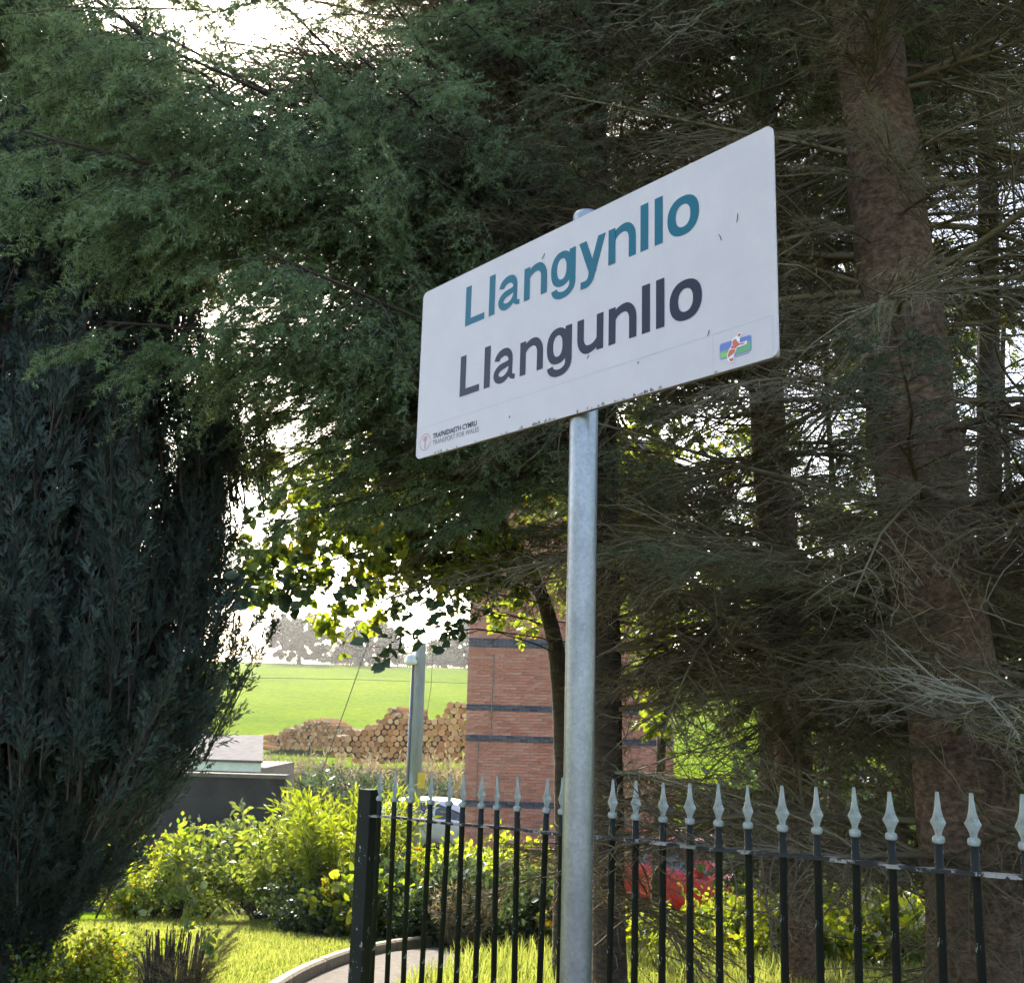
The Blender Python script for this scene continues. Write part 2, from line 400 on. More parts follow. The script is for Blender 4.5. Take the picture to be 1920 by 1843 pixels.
def galvanised():
    m, nt, b, _ = new_mat('galvanised')
    tc = nt.nodes.new('ShaderNodeTexCoord'); vo = nt.nodes.new('ShaderNodeTexVoronoi'); vo.inputs['Scale'].default_value = 120
    nt.links.new(tc.outputs['Object'], vo.inputs[0])
    n = noise(nt, 9, 6, .7, 'Object', (1, 1, .4)); n3 = noise(nt, 45, 4, .8)
    r = ramp(nt, [(.25, (.2, .2, .21)), (.75, (.43, .43, .44))], n.outputs[0])
    r2 = ramp(nt, [(0, (.8, .8, .8)), (1, (1.1, 1.1, 1.1))], vo.outputs['Color'])
    mx = nt.nodes.new('ShaderNodeMix'); mx.data_type = 'RGBA'; mx.blend_type = 'MULTIPLY'; mx.inputs[0].default_value = .8
    nt.links.new(r.outputs[0], mx.inputs[6]); nt.links.new(r2.outputs[0], mx.inputs[7])
    r3 = ramp(nt, [(.26, (.35, .33, .3)), (.33, (1, 1, 1))], n3.outputs[0])
    m2 = nt.nodes.new('ShaderNodeMix'); m2.data_type = 'RGBA'; m2.blend_type = 'MULTIPLY'; m2.inputs[0].default_value = .7
    nt.links.new(mx.outputs[2], m2.inputs[6]); nt.links.new(r3.outputs[0], m2.inputs[7]); nt.links.new(m2.outputs[2], b.inputs['Base Color'])
    b.inputs['Metallic'].default_value = .9; b.inputs['Roughness'].default_value = .4
    bump(nt, b, n3.outputs[0], .08, .004)
    return m
M['galvanised'] = galvanised()

SY, SX0, SY0, SW, SH, SZ0 = -.6879, .5652, 2.2, 1.3675, .5503, .7801 + EYE
sdir = Vector((math.sin(SY), math.cos(SY), 0))            # runs from the right end to the left end
left_end = Vector((SX0, SY0, SZ0)) + sdir*SW
sx = -sdir                                                # local x: left to right as read
sn = Vector((-sx.y, sx.x, 0))*-1                          # local z: towards the reader
if sn.y > 0: sn = -sn
sign_m = Matrix(((sx.x, 0, sn.x, left_end.x), (sx.y, 0, sn.y, left_end.y), (0, 1, 0, SZ0), (0, 0, 0, 1)))
POLE_X, POLE_Y = .185, 2.745
sign = thing('station_sign', 'white station name board on a galvanised pole reading Llangynllo Llangunllo', 'sign', (POLE_X, POLE_Y, 0))
def on_sign(name, mb, mats, parent=sign, **kw):
    o = mb.build(name, mats, parent, **kw)
    if parent is sign: o.matrix_local = Matrix.Translation((-POLE_X, -POLE_Y, 0)) @ sign_m
    return o
def rrect(x0, y0, x1, y1, r, n=6):
    P = []
    for cx, cy, a0 in ((x1-r, y0+r, -90), (x1-r, y1-r, 0), (x0+r, y1-r, 90), (x0+r, y0+r, 180)):
        P += [(cx+r*math.cos(math.radians(a0+90*i/n)), cy+r*math.sin(math.radians(a0+90*i/n))) for i in range(n+1)]
    return P
mb = MB(); mb.prism(rrect(0, 0, SW, SH, .02), -.004, 0); panel = on_sign('panel', mb, M['sign_white'])
mb = MB(); mb.prism(rrect(.035, .0035, SW-.012, SH-.012, .006, 2), -.022, -.0042); on_sign('backing_board', mb, M['board_tan'])
for y in (.1, SH-.1):
    mb = MB(); mb.box((SW/2, y, -.03), (SW-.1, .04, .016)); on_sign('back_rail', mb, M['aluminium_dark'])

# lettering built stroke by stroke
CAP = .126; SWD = .215
def ease(p0, p1, c, n=10, k=.56):
    """quarter-round from p0 to p1 with corner c"""
    p0, p1, c = map(np.array, (p0, p1, c)); a, b = p0+(c-p0)*k, p1+(c-p1)*k
    t = np.linspace(0, 1, n)[:, None]
    return (1-t)**3*p0 + 3*(1-t)**2*t*a + 3*(1-t)*t*t*b + t**3*p1
def stroke(path, w0, w1=None, wm=None, horiz=False):
    path = np.array(path, float); n = len(path); w1 = w0 if w1 is None else w1
    t = np.linspace(0, 1, n); w = w0+(w1-w0)*t if wm is None else np.interp(t, [0, .5, 1], [w0, wm, w1])
    T = np.gradient(path, axis=0); T = T/np.linalg.norm(T, axis=1, keepdims=True)
    N = np.stack([-T[:, 1], T[:, 0]], 1)
    if horiz: N = np.tile([[1.0, 0.0]], (n, 1))
    return path+N*w[:, None]/2, path-N*w[:, None]/2
def J(*a): return np.concatenate([np.array(q, float).reshape(-1, 2) for q in a])
def ring(cx, cy, rx, ry, ws, wt, n=48, p=2.25):
    t = np.linspace(0, 2*math.pi, n+1); c, s = np.cos(t), np.sin(t)
    f = lambda q, e: np.sign(q)*np.abs(q)**(2/e)
    o = np.stack([cx+rx*f(c, p), cy+ry*f(s, p)], 1); i = np.stack([cx+(rx-ws)*f(c, p), cy+(ry-wt)*f(s, p)], 1)
    return o, i
def bar(x0, y0, x1, y1): return np.array([(x0, y0), (x0, y1)]), np.array([(x1, y0), (x1, y1)])
w = SWD
GL = {
 'L': [bar(0, 0, w, 1.0), bar(w-.01, 0, .75, .165)],
 'l': [bar(0, 0, w, 1.0)],
 'o': [ring(.4, .385, .4, .405, w, .172)],
 'n': [bar(0, 0, .198, .775), stroke(J(ease((.1, .40), (.45, .7), (.1, .7)), ease((.45, .7), (.678, .42), (.678, .7))[1:], [(.678, 0)]), .13, .202, .185)],
 'u': [bar(.58, 0, .778, .775), stroke(J(ease((.678, .375), (.328, .075), (.678, .075)), ease((.328, .075), (.1, .355), (.1, .075))[1:], [(.1, .775)]), .13, .202, .185)],
 'g': [ring(.35, .39, .35, .405, .2, .165), bar(.592, .0, .79, .775), stroke(J([(.691, .02)], ease((.691, -.01), (.39, -.222), (.691, -.222)), ease((.39, -.222), (.115, -.05), (.115, -.222))[1:]), .198, .19, .15)],
 'y': [stroke([(.11, .775), (.43, .0)], .222, horiz=True), stroke([(.69, .775), (.40, .0)], .222, horiz=True), stroke(J([(.43, .075), (.385, -.06)], ease((.37, -.09), (.2, -.205), (.33, -.205)), [(.06, -.2)]), .19, .16)],
 'a': [stroke(J(ease((.125, .54), (.39, .71), (.14, .71)), ease((.39, .71), (.61, .5), (.61, .71))[1:], [(.61, .15)], ease((.61, .15), (.775, .055), (.61, .055), 6)[1:]), .19, .11, .185),
       stroke(J(ease((.60, .46), (.35, .385), (.58, .40)), ease((.35, .385), (.1, .215), (.1, .36))[1:], ease((.1, .215), (.30, .065), (.1, .065))[1:], ease((.30, .065), (.60, .30), (.56, .065))[1:]), .12, .12, .19)],
}
LETTER_SEQ = [0]
def word(letters, base, mat, label):
    root = None
    mbw = []
    for ch, x in letters:
        mb = MB()
        for A, B in GL[ch]:
            z = .0004 + .00012*(LETTER_SEQ[0] % 7); LETTER_SEQ[0] += 1
            n = len(A)
            P = np.concatenate([A, B])*CAP + np.array([x, base])
            V = np.concatenate([np.c_[P, np.full(2*n, z)]])
            mb.add(V, [(i, i+1, n+i+1, n+i) for i in range(n-1)])
        o = on_sign('letter', mb, mat, sign)
        o['label'] = label
word([('L', .2307), ('l', .3460), ('a', .3895), ('n', .5061), ('g', .6205), ('y', .7333), ('n', .8453), ('l', .9590), ('l', 1.0075), ('o', 1.0500)], .3745, M['vinyl_teal'], 'teal letter of the upper name')
word([('L', .2175), ('l', .3345), ('a', .3775), ('n', .4965), ('g', .6105), ('u', .7310), ('n', .8483), ('l', .9650), ('l', 1.0125), ('o', 1.0566)], .1555, M['vinyl_ink'], 'dark ink letter of the lower name')

def small_text(body, x, y, size, mat, z=.0006, squash=1.0, offset=0.0, name='operator_name'):
    cu = bpy.data.curves.new('lettering', 'FONT'); cu.body = body; cu.size = size; cu.fill_mode = 'FRONT'; cu.offset = offset; cu.resolution_u = 3
    o = bpy.data.objects.new('tmp', cu); COL.objects.link(o)
    dg = bpy.context.evaluated_depsgraph_get(); me = bpy.data.meshes.new_from_object(o.evaluated_get(dg))
    bpy.data.objects.remove(o)
    wd = max(v.co.x for v in me.vertices)
    for v in me.vertices: v.co.x = x + v.co.x*squash/wd; v.co.y += y; v.co.z = z
    me.materials.clear(); me.materials.append(mat)
    o = link(name, me, sign); o.matrix_local = Matrix.Translation((-POLE_X, -POLE_Y, 0)) @ sign_m
    return o
small_text('TRAFNIDIAETH CYMRU', .0885, .0508, .0225, M['vinyl_ink'], squash=.219, offset=.0006)
small_text('TRANSPORT FOR WALES', .0885, .0305, .0215, M['vinyl_grey'], squash=.230, offset=.0001)
# round operator emblem: ring with a T of horizontal bars
mb = MB(); o_, i_ = ring(.0478, .0478, .0285, .0262, .0016, .0016, 40, 2.0)
n = len(o_); mb.add(np.c_[np.concatenate([o_, i_]), np.full(2*n, .0006)], [(i, i+1, n+i+1, n+i) for i in range(n-1)])
for k in range(5): mb.box((.0478, .0645-k*.0032, .0006), (.022-(k > 3)*.008, .0013, .0001))
for k in range(7): mb.box((.0478, .0475-k*.0032, .0006), (.0075, .0013, .0001))
on_sign('operator_emblem', mb, M['vinyl_red'])
# seams of the vinyl overlays
mb = MB()
for x0, y0, x1, y1 in ((.004, .0945, 1.355, .0957), (1.1875, .008, 1.1885, .094), (.504, .012, .5046, .04), (1.3545, .012, 1.3555, .094)):
    mb.add([(x0, y0, .0003), (x1, y0, .0003), (x1, y1, .0003), (x0, y1, .0003)], [(0, 1, 2, 3)])
on_sign('vinyl_seam', mb, M['tape_line'])
# kite emblem of the line
EB = dict(sky=plain('emblem_sky', (.13, .16, .42), .35), hill=plain('emblem_hill', (.13, .36, .12), .35), hill2=plain('emblem_hill_light', (.24, .46, .1), .35),
          rim=plain('emblem_rim', (.26, .32, .48), .4), red=plain('emblem_red', (.6, .1, .035), .35), white=plain('emblem_white', (.8, .78, .75), .4))
ex, ey, ew, eh = 1.2075, .0285, .0905, .0390
mb = MB(); P = rrect(ex, ey, ex+ew, ey+eh, .006); mb.prism(P, .0002, .0005); emb = on_sign('kite_emblem', mb, EB['rim'])
mb = MB(); mb.prism(rrect(ex+.0018, ey+.0018, ex+ew-.0018, ey+eh-.0018, .005), .0005, .0007); o = mb.build('emblem_sky', EB['sky'], emb)
hillf = lambda x: .0165+.004*math.sin((x-ex)*75+.6)+.010*max(0, (x-ex)/ew-.35)
hx = np.linspace(ex+.003, ex+ew-.003, 20)
mb = MB(); mb.prism([(x, ey+.003) for x in hx] + [(x, ey+hillf(x)) for x in hx[::-1]], .0007, .0009); mb.build('emblem_hill', EB['hill'], emb)
hx = np.linspace(ex+.003, ex+ew*.42, 12)
mb = MB(); mb.prism([(x, ey+.003) for x in hx] + [(x, ey+.016-.010*((x-ex-.003)/(ew*.42))**2) for x in hx[::-1]], .0009, .0011); mb.build('emblem_hill', EB['hill2'], emb)
def emb_poly(pts, mat, z, name):
    # pts in pixels of the enlarged emblem, mapped to the board
    A = np.array(pts, float); x = ex + (A[:, 0]-370)/(1150-370)*ew
    top = np.interp(A[:, 0], [370, 1150], [560, 340]); bot = np.interp(A[:, 0], [370, 1150], [960, 750])
    y = ey + eh*(bot-A[:, 1])/(bot-top)
    mb = MB(); mb.prism(list(zip(x, y))[::-1], z, z+.0002); mb.build(name, mat, emb)
emb_poly([(800, 375), (850, 300), (950, 300), (880, 420), (870, 545), (960, 530), (1050, 490), (1030, 580), (920, 625), (800, 660), (775, 740), (720, 850), (725, 1000), (640, 1030), (570, 960), (562, 830), (610, 700), (675, 600), (680, 480), (740, 420)], EB['white'], .0011, 'kite_outline')
emb_poly([(745, 455), (790, 450), (815, 515), (845, 520), (850, 565), (950, 550), (1000, 545), (975, 580), (880, 595), (795, 645), (780, 675), (640, 690), (660, 650), (700, 590), (690, 510)], EB['red'], .0013, 'kite_body')
emb_poly([(815, 375), (850, 318), (915, 318), (870, 400)], EB['red'], .0013, 'kite_wing_tip')
emb_poly([(625, 712), (770, 690), (740, 790), (660, 850), (590, 905), (578, 830)], EB['red'], .0013, 'kite_wing')
emb_poly([(605, 935), (705, 905), (715, 975), (640, 1005)], EB['red'], .0013, 'kite_wing_tip')
mb = MB()
for k in range(11):
    x = ex+.045+k*.0036
    mb.box((x, ey-.0025, .0004), (.0026, .0016, .0002))
mb.build('emblem_lettering', M['vinyl_grey'], emb)
# scratches, needles stuck to the face and chipped lower edge
for (x0, y0), (x1, y1) in (((1.2653, .3693), (1.2618, .3469)), ((1.2092, .3365), (1.2164, .3182)), ((.5926, .4934), (.5796, .4786)), ((1.1778, .1095), (1.1726, .096)), ((.80, .40), (.806, .415)), ((.46, .05), (.455, .043)), ((.77, .14), (.776, .15)), ((.95, .083), (.953, .088))):
    mb = MB(); mb.tube([(x0, y0, .0008), ((x0+x1)/2+.002, (y0+y1)/2, .0016), (x1, y1, .0008)], [.0006, .001, .0006], 5); on_sign('stuck_needle', mb, M['twig'])
mb = MB()
rr = random.Random(5)
for x in [.1, .118, .13, .16, .165, .195, .21, .3, .42, .44] + [.5+.5*rr.random() for _ in range(34)] + [1.0, 1.02, 1.19]:
    a = .004+.009*rr.random(); h = .003+.008*rr.random()**2; y = .0016
    mb.add([(x, y, .0004), (x+a, y, .0004), (x+a*.8, y+h*.6, .0004), (x+a*.35, y+h, .0004), (x+a*.05, y+h*.4, .0004)], [(0, 1, 2, 3, 4)])
on_sign('chipped_edge', mb, M['chip'], kind='stuff')
# pole
mb = MB(); px0 = np.array((POLE_X, POLE_Y))
mb.lathe([(.038, -.3), (.038, 2.945), (.0385, 2.95), (.0385, 2.96), (.034, 2.968), (.0, 2.971)], 40); mb.build('pole', M['galvanised'], sign, smooth=False)
for f in sign.children[-1].data.polygons: f.use_smooth = len(f.vertices) == 4
for y in (.1, SH-.1):
    mb = MB(); mb.lathe([(.041, -.018), (.041, .018)], 24, c=(0, 0, SZ0+y)); mb.build('clamp', M['aluminium_dark'], sign)

# ------------------------------------------------------------------ spiked fence
def chipped_paint(name, base, under, lo=.60, scale=22, stretch=None):
    m, nt, b, _ = new_mat(name)
    n = noise(nt, scale, 7, .75, 'Object', stretch); n2 = noise(nt, 6, 4)
    ad = nt.nodes.new('ShaderNodeMath'); ad.operation = 'MULTIPLY_ADD'; ad.inputs[1].default_value = .35; nt.links.new(n2.outputs[0], ad.inputs[0]); nt.links.new(n.outputs[0], ad.inputs[2])
    r = ramp(nt, [(lo, base), (lo+.02, under), (lo+.16, under), (lo+.17, tuple(.5*q for q in under))], ad.outputs[0])
    n3 = noise(nt, 5, 5, .6); r3 = ramp(nt, [(.35, (.6, .65, .55)), (.65, (1.15, 1.1, 1.05))], n3.outputs[0])
    mx = nt.nodes.new('ShaderNodeMix'); mx.data_type = 'RGBA'; mx.blend_type = 'MULTIPLY'; mx.inputs[0].default_value = 1
    nt.links.new(r.outputs[0], mx.inputs[6]); nt.links.new(r3.outputs[0], mx.inputs[7]); nt.links.new(mx.outputs[2], b.inputs['Base Color'])
    b.inputs['Roughness'].default_value = .55; b.inputs['Specular IOR Level'].default_value = .25; bump(nt, b, ad.outputs[0], .3, .003)
    return m
M['black_paint'] = chipped_paint('black_paint', (.02, .02, .015), (.5, .5, .47), .80, 38, (1, 1, .5))
M['rail_paint'] = chipped_paint('rail_paint', (.03, .028, .028), (.38, .34, .31), .69, 13, (1, 1, 1))
M['finial_paint'] = rough_mat('finial_paint', [(.3, (.16, .17, .14)), (.5, (.33, .34, .285)), (.75, (.5, .49, .42))], 22, .55, .25, None, 7, .004)
FY, FX, FD, FZ, FSL, FRH = -.6886, -.5455, 4.9961, -.2453 + EYE, .033, .204
fe = Vector((-math.sin(FY), -math.cos(FY), 0))            # from the post towards the camera's right
def fpos(t): return Vector((FX, FD, 0)) + fe*t
fence = thing('spiked_fence', 'black iron railing with pale green spear tips in front of the spruces', 'fence', (FX, FD, 0))
frz = math.atan2(fe.y, fe.x)
slope_rot = Matrix.Rotation(frz, 4, 'Z') @ Matrix.Rotation(-math.atan(FSL), 4, 'Y')
def bar_mesh(h):
    mb = MB(); mb.lathe([(.0115, -.15), (.0115, h), (.0135, h+.002), (.0135, h+.012), (.0115, h+.014), (.011, h+.075)], 10)
    return mb.mesh('bar', M['black_paint'], True)
def finial_mesh(seed):
    r = random.Random(seed); mb = MB()
    # ball collar, then a four-edged spear blade
    mb.lathe([(.011, 0), (.0155, .004), (.0165, .011), (.0145, .018), (.0095, .021)], 12)
    prof = [(.0085, .0065, .019), (.011, .0075, .03), (.0165, .0085, .042), (.0235, .0085, .053), (.0155, .0075, .068), (.0105, .0065, .085), (.0078, .0055, .105), (.0062, .005, .122), (.0048, .004, .13)]
    s = 1+.05*(r.random()-.5)
    V = []
    for hx, hy, z in prof: V += [(hx*s, 0, z), (hx*.22, hy, z), (-hx*.22, hy, z), (-hx*s, 0, z), (-hx*.22, -hy, z), (hx*.22, -hy, z)]
    n = 6; F = [(k*n+i, k*n+(i+1) % n, (k+1)*n+(i+1) % n, (k+1)*n+i) for k in range(len(prof)-1) for i in range(n)] + [tuple((len(prof)-1)*n+i for i in range(n))]
    mb.add(V, F)
    return mb.mesh('finial', M['finial_paint'])
bm_ = bar_mesh(1.0); fms = [finial_mesh(i) for i in range(3)]
rr = random.Random(11)
for i in range(0, 29):
    t = i*.12; p = fpos(t)
    tipz = FZ + FSL*t
    b = link('bar', bm_, fence); h = tipz - .13
    lean = Matrix.Rotation(rr.gauss(0, .006), 4, 'Y') @ Matrix.Rotation(rr.gauss(0, .006), 4, 'X')
    b.matrix_local = Matrix.Translation((p.x-FX, p.y-FD, h-1.075)) @ lean @ Matrix.Rotation(frz, 4, 'Z')
    b.name = 'bar'
    f = link('finial', fms[i % 3], b); f.location = (0, 0, 1.073); f.rotation_euler = (0, 0, rr.gauss(0, .12)); f.scale = (1, 1, 1+rr.gauss(0, .02))
for dz, nm in ((-FRH, 'rail'), (-1.2, 'rail')):
    mb = MB(); L0, L1 = -.12, 3.55
    n = 40; ts = np.linspace(L0, L1, n)
    for k in range(1):
        prof = [(-.021, -.005), (.021, -.005), (.021, .005), (-.021, .005)]
        V = []
        for t in ts:
            p = fpos(t); nrm = Vector((-fe.y, fe.x, 0)); sag = .002*math.sin(t*9)
            for a, z in prof: V.append((p.x-FX+nrm.x*a, p.y-FD+nrm.y*a, FZ+FSL*t+dz+.006+z+sag))
        mb.add(V, [(j*4+i, j*4+(i+1) % 4, (j+1)*4+(i+1) % 4, (j+1)*4+i) for j in range(n-1) for i in range(4)] + [(0, 1, 2, 3), ((n-1)*4+3, (n-1)*4+2, (n-1)*4+1, (n-1)*4)])
    mb.build(nm, M['rail_paint'], fence)
pp = fpos(-.105)
mb = MB(); pz = at(688, 1479, pp.y).z
mb.prism(rrect(-.036, -.036, .036, .036, .006, 2), -.3, pz); o = mb.build('post', M['black_paint'], fence); o.location = (pp.x-FX, pp.y-FD, 0); o.rotation_euler = (0, 0, frz+.35)
# ------------------------------------------------------------------ branch templates (local +x outwards, +z up, real metres)
def curve_from(p0, d0, L, n, bend=None, wob=.12):
    """p0 (M,3), d0 (M,3), L (M,) -> polylines (M,n,3); bend (M,3) adds a steady turn, wob random kinks"""
    Mx = len(p0); P = np.zeros((Mx, n, 3)); P[:, 0] = p0; d = unit(d0).copy(); st = (L/(n-1))[:, None]
    for k in range(1, n):
        if bend is not None: d = unit(d + bend/(n-1))
        d = unit(d + RNG.normal(0, wob, (Mx, 3)))
        P[:, k] = P[:, k-1] + d*st
    return P
def sample(P, idx, t):
    n = P.shape[1]; f = t*(n-1); i = np.minimum(f.astype(int), n-2); w = (f-i)[:, None]
    a, b = P[idx, i], P[idx, i+1]
    return a*(1-w)+b*w, unit(b-a)
def side_dir(d, ang, sgn, lift):
    """direction leaving d sideways in the branch plane"""
    up = np.array([0, 0, 1.]); s = unit(np.cross(np.broadcast_to(up, d.shape), d))
    r = d*np.cos(ang)[:, None] + s*(np.sin(ang)*sgn)[:, None]; r[:, 2] += lift
    return unit(r)
class Parts:
    def __init__(self): self.V = []; self.F = []; self.mi = []; self.n = 0
    def add(self, V, F, mi):
        self.V.append(V); self.F.append(F + self.n); self.mi.append(mi); self.n += len(V)
    def mesh(self, name, mats): return fastmesh(name, np.concatenate(self.V), self.F, mats, self.mi)
def needles(ax0, ax1, per, l, w, sweep=.6, bend=.0):
    """shoots from ax0 to ax1 (M,3); per needles on each -> triangles"""
    Mx = len(ax0); t = RNG.random((Mx, per)); d = unit(ax1-ax0)
    ref = np.where(np.abs(d[:, 2:3]) > .9, np.array([[1., 0, 0]]), np.array([[0, 0, 1.]]))
    A = unit(np.cross(d, ref)); B = np.cross(d, A)
    ph = RNG.uniform(0, 2*math.pi, (Mx, per))
    rad = A[:, None]*np.cos(ph)[..., None] + B[:, None]*np.sin(ph)[..., None]*.75
    p = ax0[:, None] + (ax1-ax0)[:, None]*t[..., None]
    dirn = unit(d[:, None]*sweep + rad)
    ll = (l*RNG.uniform(.7, 1.15, (Mx, per)))[..., None]
    s = unit(np.cross(dirn, RNG.normal(size=(Mx, per, 3))))*w
    V = np.stack([p-s, p+s, p+dirn*ll], 2).reshape(-1, 3)
    return V, np.arange(len(V)).reshape(-1, 3)
def leaf_faces(p, d, l, wd, fold=.25, nrm=None, seg=1):
    """pointed leaves: p base (M,3), d direction; rhombic, folded along the midrib"""
    Mx = len(p); d = unit(d)
    if nrm is None: nrm = RNG.normal(size=(Mx, 3)) + np.array([0, 0, 1.2])
    s = unit(np.cross(d, nrm)); u = np.cross(s, d)
    l = l[:, None]; wd = wd[:, None]
    q1 = p + d*l*.38 + s*wd + u*wd*fold; q2 = p + d*l*.38 - s*wd + u*wd*fold
    q3 = p + d*l*.72 + s*wd*.72 + u*wd*fold*.6 - u*l*.05; q4 = p + d*l*.72 - s*wd*.72 + u*wd*fold*.6 - u*l*.05
    tip = p + d*l - u*l*.14; mid = p + d*l*.6
    V = np.stack([p, q1, q3, tip, q4, q2, mid], 1).reshape(-1, 3); i = np.arange(Mx)*7
    F = np.concatenate([np.stack([i, i+1, i+2, i+6], 1), np.stack([i+6, i+2, i+3, i+4], 1)[:, :], np.stack([i, i+6, i+4, i+5], 1)])
    return V, F

def dead_branch(L=2.4, n1=44, n2=8, n3=4, droop=-.25, pale=False):
    P = Parts()
    m0 = curve_from(np.zeros((1, 3)), np.array([[1, 0, .12]]), np.array([L]), 12, np.array([[0, 0, droop]]), .05)
    P.add(*tubes(m0, np.linspace(.021, .004, 12)[None]*L/2.4, 5), 0)
    t = np.sort(RNG.uniform(.06, .98, n1)); p, d = sample(m0, np.zeros(n1, int), t)
    sg = np.where(np.arange(n1) % 2 == 0, 1, -1)*1.0
    d1 = side_dir(d, RNG.uniform(.5, 1.15, n1), sg, RNG.normal(-.08, .22, n1)); L1 = L*.42*(1.05-t*.75)*RNG.uniform(.55, 1.25, n1)
    c1 = curve_from(p, d1, L1, 7, np.stack([.5+0*t, 0*t, -.15+RNG.normal(0, .2, n1)], 1), .1)
    P.add(*tubes(c1, (np.linspace(1, .25, 7)[None]*(.0035+.006*L1[:, None])), 3), 0)
    k = n1*n2; idx = np.repeat(np.arange(n1), n2); t2 = RNG.uniform(.1, 1, k); p, d = sample(c1, idx, t2)
    d2 = side_dir(d, RNG.uniform(.4, 1.1, k), RNG.choice([-1., 1.], k), RNG.normal(-.05, .3, k)); L2 = L1[idx]*.42*RNG.uniform(.4, 1.2, k)*(1.1-.5*t2)
    c2 = curve_from(p, d2, L2, 5, np.stack([.4+0*t2, 0*t2, RNG.normal(-.1, .3, k)], 1), .14)
    P.add(*tubes(c2, np.linspace(1, .5, 5)[None]*np.full((k, 1), .0026), 2), 0)
    k3 = k*n3; idx = np.repeat(np.arange(k), n3); t3 = RNG.uniform(.1, 1, k3); p, d = sample(c2, idx, t3)
    d3 = side_dir(d, RNG.uniform(.4, 1.1, k3), RNG.choice([-1., 1.], k3), RNG.normal(-.05, .35, k3)); L3 = np.maximum(.03, L2[idx]*.5*RNG.uniform(.4, 1.2, k3))
    c3 = curve_from(p, d3, L3, 3, None, .2)
    P.add(*tubes(c3, np.linspace(1, .5, 3)[None]*np.full((k3, 1), .0017), 2), 0)
    return P.mesh('dead_branch', M['twig_pale'] if pale else M['twig'])

def live_bough(L=2.6, n1=34, n2=7, per=46, bare=.3, droop=-.35, mat='needle', hang=-.35, nl=.021):
    P = Parts()
    m0 = curve_from(np.zeros((1, 3)), np.array([[1, 0, .18]]), np.array([L]), 14, np.array([[0, 0, droop]]), .04)
    P.add(*tubes(m0, np.linspace(.022, .004, 14)[None]*L/2.6, 5), 0)
    t = np.sort(RNG.uniform(.1, 1, n1)); p, d = sample(m0, np.zeros(n1, int), t)
    sg = np.where(np.arange(n1) % 2 == 0, 1, -1)*1.0
    d1 = side_dir(d, RNG.uniform(.55, 1.1, n1), sg, RNG.normal(hang*.5, .2, n1)); L1 = L*.36*(1.1-t*.75)*RNG.uniform(.6, 1.2, n1)
    c1 = curve_from(p, d1, L1, 7, np.stack([.45+0*t, 0*t, hang+RNG.normal(0, .2, n1)], 1), .07)
    P.add(*tubes(c1, np.linspace(1, .3, 7)[None]*(.003+.004*L1[:, None]), 3), 0)
    k = n1*n2; idx = np.repeat(np.arange(n1), n2); t2 = RNG.uniform(.12, 1, k); p, d = sample(c1, idx, t2)
    d2 = side_dir(d, RNG.uniform(.5, 1.0, k), RNG.choice([-1., 1.], k), RNG.normal(hang*.5, .2, k)); L2 = np.clip(L1[idx]*.38*RNG.uniform(.5, 1.2, k), .06, .3)
    c2 = curve_from(p, d2, L2, 4, np.stack([.2+0*t2, 0*t2, hang*.8+0*t2], 1), .08)
    P.add(*tubes(c2, np.linspace(1, .6, 4)[None]*np.full((k, 1), .0022), 2), 0)
    # third order side shoots
    k3 = k*2; idx3 = np.repeat(np.arange(k), 2); t3 = RNG.uniform(.2, .9, k3); p, d = sample(c2, idx3, t3)
    d3 = side_dir(d, RNG.uniform(.6, 1.0, k3), RNG.choice([-1., 1.], k3), RNG.normal(-.1, .15, k3)); L3 = np.clip(L2[idx3]*.55, .04, .14)
    q3 = p + d3*L3[:, None]
    out = (t[idx]+.45*t2 > bare+RNG.uniform(-.1, .25, k)); out3 = out[idx3]
    for a, b in ((c2[:, 0], c2[:, 2]), (c2[:, 2], c2[:, 3])):
        P.add(*needles(a[out], b[out], per//3, nl, .0027), 1)
    P.add(*needles(p[out3], q3[out3], per//2, nl*.9, .0027), 1)
    e = t > bare+.15
    P.add(*needles(c1[e, 4], c1[e, 6], per, nl, .0027), 1)
    # bare side shoots become fine twigs
    no3 = ~out3
    if no3.any():
        P.add(*tubes(np.stack([p[no3], q3[no3]], 1), np.full((no3.sum(), 2), .0016), 2), 0)
    return P.mesh('live_bough', [M['bark_dark'] if mat == 'needle' else M['twig'], M[mat]])

